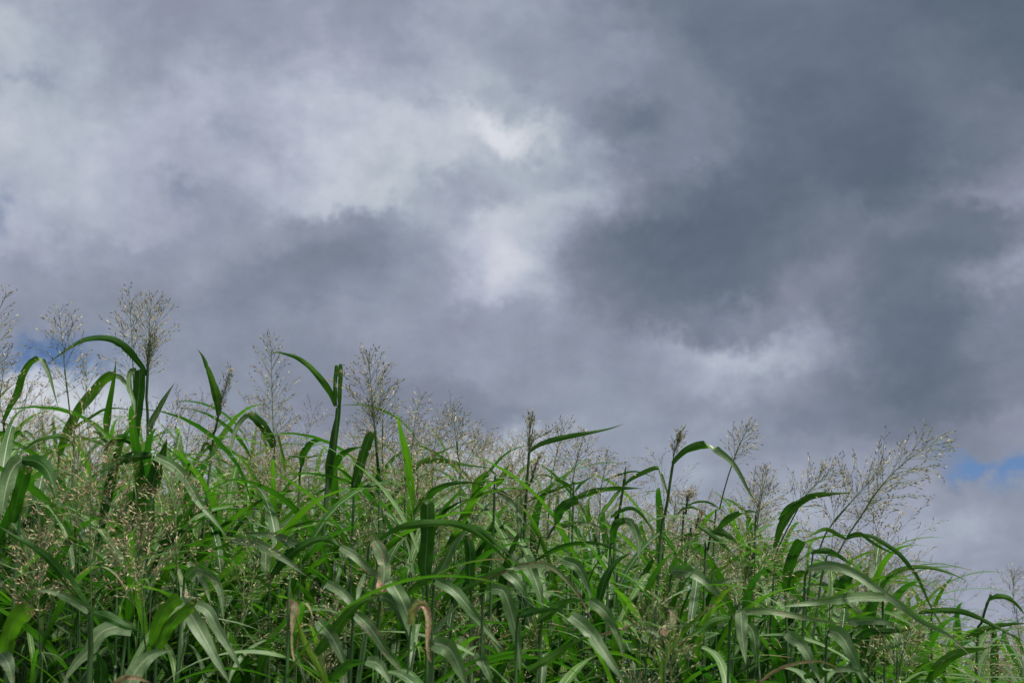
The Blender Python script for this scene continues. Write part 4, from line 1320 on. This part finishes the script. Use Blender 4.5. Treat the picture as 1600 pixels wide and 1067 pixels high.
def thicket():
    rng = random.Random(21)
    used = set()
    placed = []
    for i in range(228):
        q = rng.random()
        x = rng.uniform(-90, 1690)
        dmin = 2.55 if x < 1350 else float(np.interp(x, [1350, 1480, 1690], [2.9, 4.2, 5.0]))
        d = dmin + 3.4 * q ** 1.2
        sk = skyline(x)
        depth_drop = max(0.0, (3.9 - d)) * 165 * rng.uniform(0.6, 1.3)
        headed = rng.random() < (0.36 if 40 < x < 900 else 0.30)
        row = sk + 22 + depth_drop + abs(rng.gauss(0, 1)) * 42 + rng.uniform(-12, 30)
        if headed:
            row += 20 + 70 * rng.random()
        if x > 1080 and d < 4.6:
            row += 55
        t = rng.choice(HEADED if headed else LEAFY)
        if t.name in used:
            o = copy_plant(t)
        else:
            o = t
            used.add(t.name)
        o.matrix_world = settle(o, x, d, row, rng)
        placed.append([o, x, row, d, headed])
    buckets = {}
    for rec in placed:
        o, x, row, d, headed = rec
        name, mx_, my_ = min(MARKS, key=lambda m: (m[1] - x) ** 2 + (0.8 * (m[2] - row)) ** 2)
        rel = 'just left of' if x < mx_ - 28 else ('just right of' if x > mx_ + 28 else ('behind' if d > 3.3 and row < my_ else 'beside'))
        buckets.setdefault((name, rel, headed), []).append(rec)
    for (name, rel, headed), recs in buckets.items():
        recs.sort(key=lambda r: r[2])
        kind = 'stalk with tan seed head' if headed else 'leafy headless stalk'
        n = len(recs)
        order = ['tallest ', 'second tallest ', 'third tallest ', 'fourth tallest ', 'fifth tallest ', 'sixth tallest ', 'seventh tallest ', 'eighth tallest ']
        for k, r in enumerate(recs):
            w = '' if n == 1 else ('shortest ' if k == n - 1 else order[min(k, 7)])
            grp = "ordinary grass stalks of the thicket"
            props(r[0], f"{w}{kind} {rel} {name}", 'grass plant', grp)


thicket()


# ------------------------------------------------------------------ the mass of grass behind: one body of blades and heads
def back_mass():
    rs = np.random.RandomState(77)
    rng = random.Random(8)
    protoL, protoH = [], []
    for s in range(6):
        Ls = []
        H = 1.65
        az = rs.uniform(0, 6.28)
        for t in np.linspace(0.30, 0.97, 9):
            az += math.pi + rs.uniform(-0.7, 0.7)
            C, S = grown_leaf(np.array([0, 0, H * t]), az, rs.uniform(0.4, 0.6), rs.uniform(0.2, 0.6), rs.uniform(1.5, 2.6), 1.2, rs, n=11, twist=rs.uniform(-0.8, 0.8))
            Ls.append(blade(C, S, rs.uniform(0.016, 0.028), seed=rs.randint(9999), tint=rs.uniform(0.0, 0.62), dry=rs.uniform(0, 0.45), across=3))
        protoL.append(Ls)
        g = head_geo([np.array([0, 0, H - .02]), np.array([rs.uniform(-.02, .02), 0, H + .12]), np.array([rs.uniform(-.05, .05), rs.uniform(-.05, .05), H + 0.27])],
                     rs.uniform(0.12, 0.16), seed=s + 50, style='open', density=0.60, ripe=0.9)
        protoH.append(g)
    LV, LF, LU, LT, LD, LB = [], [], [], [], [], []
    SV, SF, TV, TF, PV, PF, PH, PR = [], [], [], [], [], [], [], []
    lo = so = to = po = 0
    sv0, sf0 = tube(np.array([[0, 0, 0.0], [0, 0, .8], [0, 0, 1.65]]), [0.0034, 0.0027, 0.0016], 4)
    n = 1900
    for i in range(n):
        far = i % 3 == 0
        d = rng.uniform(2.9, 6.5) if not far else rng.uniform(5.0, 11.0)
        if i >= 980:
            d = rng.uniform(2.75, 4.4)
        x = rng.uniform(-130, 1740)
        if i % 8 == 0:
            x = rng.uniform(1100, 1740)
        sk = skyline(x) + (8 if not far else 14)
        row = sk + 20 + abs(rng.gauss(0, 1)) * 45 + (30 if d < 4 else 0)
        headed = rng.random() < (0.5 if x < 300 else (0.95 if x < 900 else 0.6))
        if i % 3 == 1 or i >= 980:
            row += rng.uniform(25, 300)
            headed = False
        if headed:
            row += -32 + 85 * rng.random()
        if x < 850:
            pass
        p = at(x, row, d)
        g0 = float(ground_h(p[0], p[1]))
        s = min(max((p[2] - g0) / 1.65, 0.35), 1.7)
        sx = 0.5 + 0.5 * s
        M = np.array((Matrix.Rotation(rng.gauss(0.06, 0.05), 4, 'Y') @ Matrix.Rotation(rng.uniform(0, 6.283), 4, 'Z') @ Matrix.Diagonal((sx, sx, s, 1))).to_3x3())
        o = np.array([p[0], p[1], g0 - 0.01])
        k = rng.randrange(6)
        for (v, f, uv, ti, dr) in protoL[k]:
            LV.append(v @ M.T + o); LF.append(f + lo); LU.append(uv); LT.append(ti); LD.append(dr); LB.append(np.full(len(v), rng.uniform(0.0, 0.38))); lo += len(v)  # painted sheen kept low here so the mass reads as shaded
        SV.append(sv0 @ M.T + o); SF.append(sf0 + so); so += len(sv0)
        if headed:
            g = protoH[rng.randrange(6)]
            TV.append(g[0] @ M.T + o); TF.append(g[1] + to); to += len(g[0])
            PV.append(g[2] @ M.T + o); PF.append(g[3] + po); po += len(g[2]); PH.append(g[4]); PR.append(g[5])
    root = link("tall_grass", new_mesh("tall_grass", np.vstack(LV), np.vstack(LF), [M_LEAF], np.vstack(LU), True, {'tint': np.concatenate(LT), 'dry': np.concatenate(LD), 'bloom': np.concatenate(LB)}))
    root['kind'] = 'stuff'
    root['label'] = 'dense mass of tall green grass behind and between the front stalks'
    a = link("stems", new_mesh("stems", np.vstack(SV), np.vstack(SF), [M_STEM]), root)
    b = link("seed_heads", new_mesh("seed_heads", np.vstack(TV), np.vstack(TF), [M_TWIG]), root)
    c = link("spikelets", new_mesh("spikelets", np.vstack(PV), np.vstack(PF), [M_SPIKE], smooth=False, attrs={'husk': np.concatenate(PH), 'ripe': np.concatenate(PR)}), root)
    for o in (a, b, c):
        o['kind'] = 'stuff'


back_mass()
